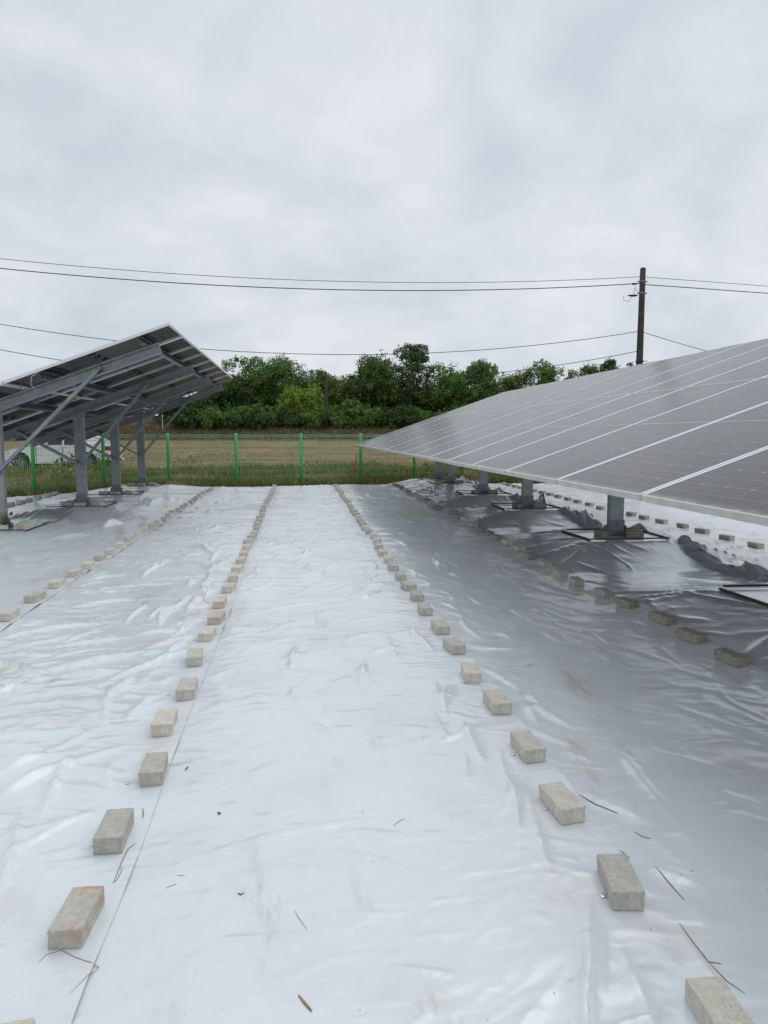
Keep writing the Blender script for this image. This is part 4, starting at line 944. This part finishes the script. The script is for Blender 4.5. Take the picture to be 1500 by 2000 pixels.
o = obj('daisies', np_mesh('daisies', V, F, M_grass, False, np.array(T))); tag(o, 'drifts of small white daisies standing in the field', 'flowers', kind='stuff')
# single tall weeds and a leafy bush at the fence
def weed(x, y, H, label, seed, hue, n=130, spread=.16, name='tall_weed', cat='weed', z0=None, sz=(.012, .035)):
    g = np.random.default_rng(seed); z0 = one(ground_z, x, y) if z0 is None else z0; root = empty(name, (x, y, z0)); tag(root, label, cat, 'weeds by the fence')
    m = MB(); st = []
    for k in range(5):
        a = g.uniform(0, 6.28); e_ = Vector((math.cos(a) * spread * g.uniform(.2, 1), math.sin(a) * spread * g.uniform(.2, 1), H * g.uniform(.7, 1))); st.append(e_); m.tube([(0, 0, -.05), e_ * .5 + Vector((0, 0, .04)), e_], [.006 * H + .002, .004 * H + .001, .001], 5)
    m.build('stem', M_bark if hue[0] > hue[1] else M_straw, root)
    t = g.uniform(.15, 1.0, n); ix = g.integers(0, 5, n); E_ = np.array([list(e) for e in st])[ix]; P = E_ * t[:, None] + g.normal(0, .028 + .12 * spread, (n, 3)); P[:, 2] = np.abs(P[:, 2])
    N_ = g.normal(size=(n, 3)) + np.array([0, -.2, .6]); N_ /= np.linalg.norm(N_, axis=1, keepdims=True); V, F = leaf_quads(P, N_, g.uniform(*sz, n), g)
    obj('leaves', np_mesh('leaves', V, F, M_leaf, False, np.repeat(np.array(hue) * g.normal(1, .2, (n, 1)), 4, 0)), root)
for i, (px, py, H, hue, lab) in enumerate(((570, 935, .82, (.16, .11, .06), 'tall dead brown weed stalk against the fence mesh'), (866, 930, .75, (.08, .13, .025), 'upright green weed nearest the end posts of the long table'), (738, 930, .62, (.075, .12, .025), 'green weed next to the post with the orange ribbon'), (775, 928, .60, (.09, .13, .03), 'yellowish weed midway between two fence posts'), (835, 928, .55, (.075, .12, .025), 'short green weed by the fence behind the long table'), (690, 927, .5, (.09, .12, .03), 'low weed clump under the orange ribbon'))):
    p = on_ground(px, py, 0.0); weed(p.x, max(p.y, 21.0 + .1 * p.x), H, lab, 400 + i, hue)
p = on_ground(322, 905, 0); weed(p.x, 25.2, .72, 'bright leafy bush in the field beside a fence post', 420, (.060, .125, .022), 620, .62, 'field_bush', 'bush', sz=(.03, .07))
p = on_ground(308, 903, 0); weed(p.x - .9, 26.0, .6, 'wider leafy bush in the field seen past the raised table', 421, (.070, .135, .022), 520, .7, 'field_bush', 'bush', sz=(.03, .07))
xw, yw = POST_L[0][0] + .14, POST_L[0][1] - .16
weed(xw, yw, .26, 'small green weed sprouting at the foot of a steel post', 430, (.06, .12, .025), 70, .07, 'weed_tuft', 'weed', one(smooth_base, xw, yw) + .002)
# grey road kerb wall with a marker post far off beyond the field
m = MB()
p = at_depth(335, 815, 104); zr = one(ground_z, p.x, 104.0)
m.box(-34, 5, -.15, .15, -.2, p.z + .25 - zr); o = m.build('roadside_wall', mat_plain('wall_grey', (.20, .20, .195), .8, 0, .12, .8)); o.location = (p.x, 104.0, zr); tag(o, 'low pale grey roadside wall far beyond the field', 'wall')
p = at_depth(317, 812, 84); zq = one(ground_z, p.x, 84.0); r_ = empty('marker_post', (p.x, 84.0, zq)); tag(r_, 'thin pale marker post on the bank beyond the field', 'post')
m = MB(); m.tube([(0, 0, -.1), (0, 0, p.z - zq)], .055, 8); m.build('shaft', M_whitecable, r_)
m = MB(); m.tube([(0, 0, p.z - zq), (0, 0, p.z - zq + .10)], [.09, .05], 8); m.build('cap', M_whitecable, r_)
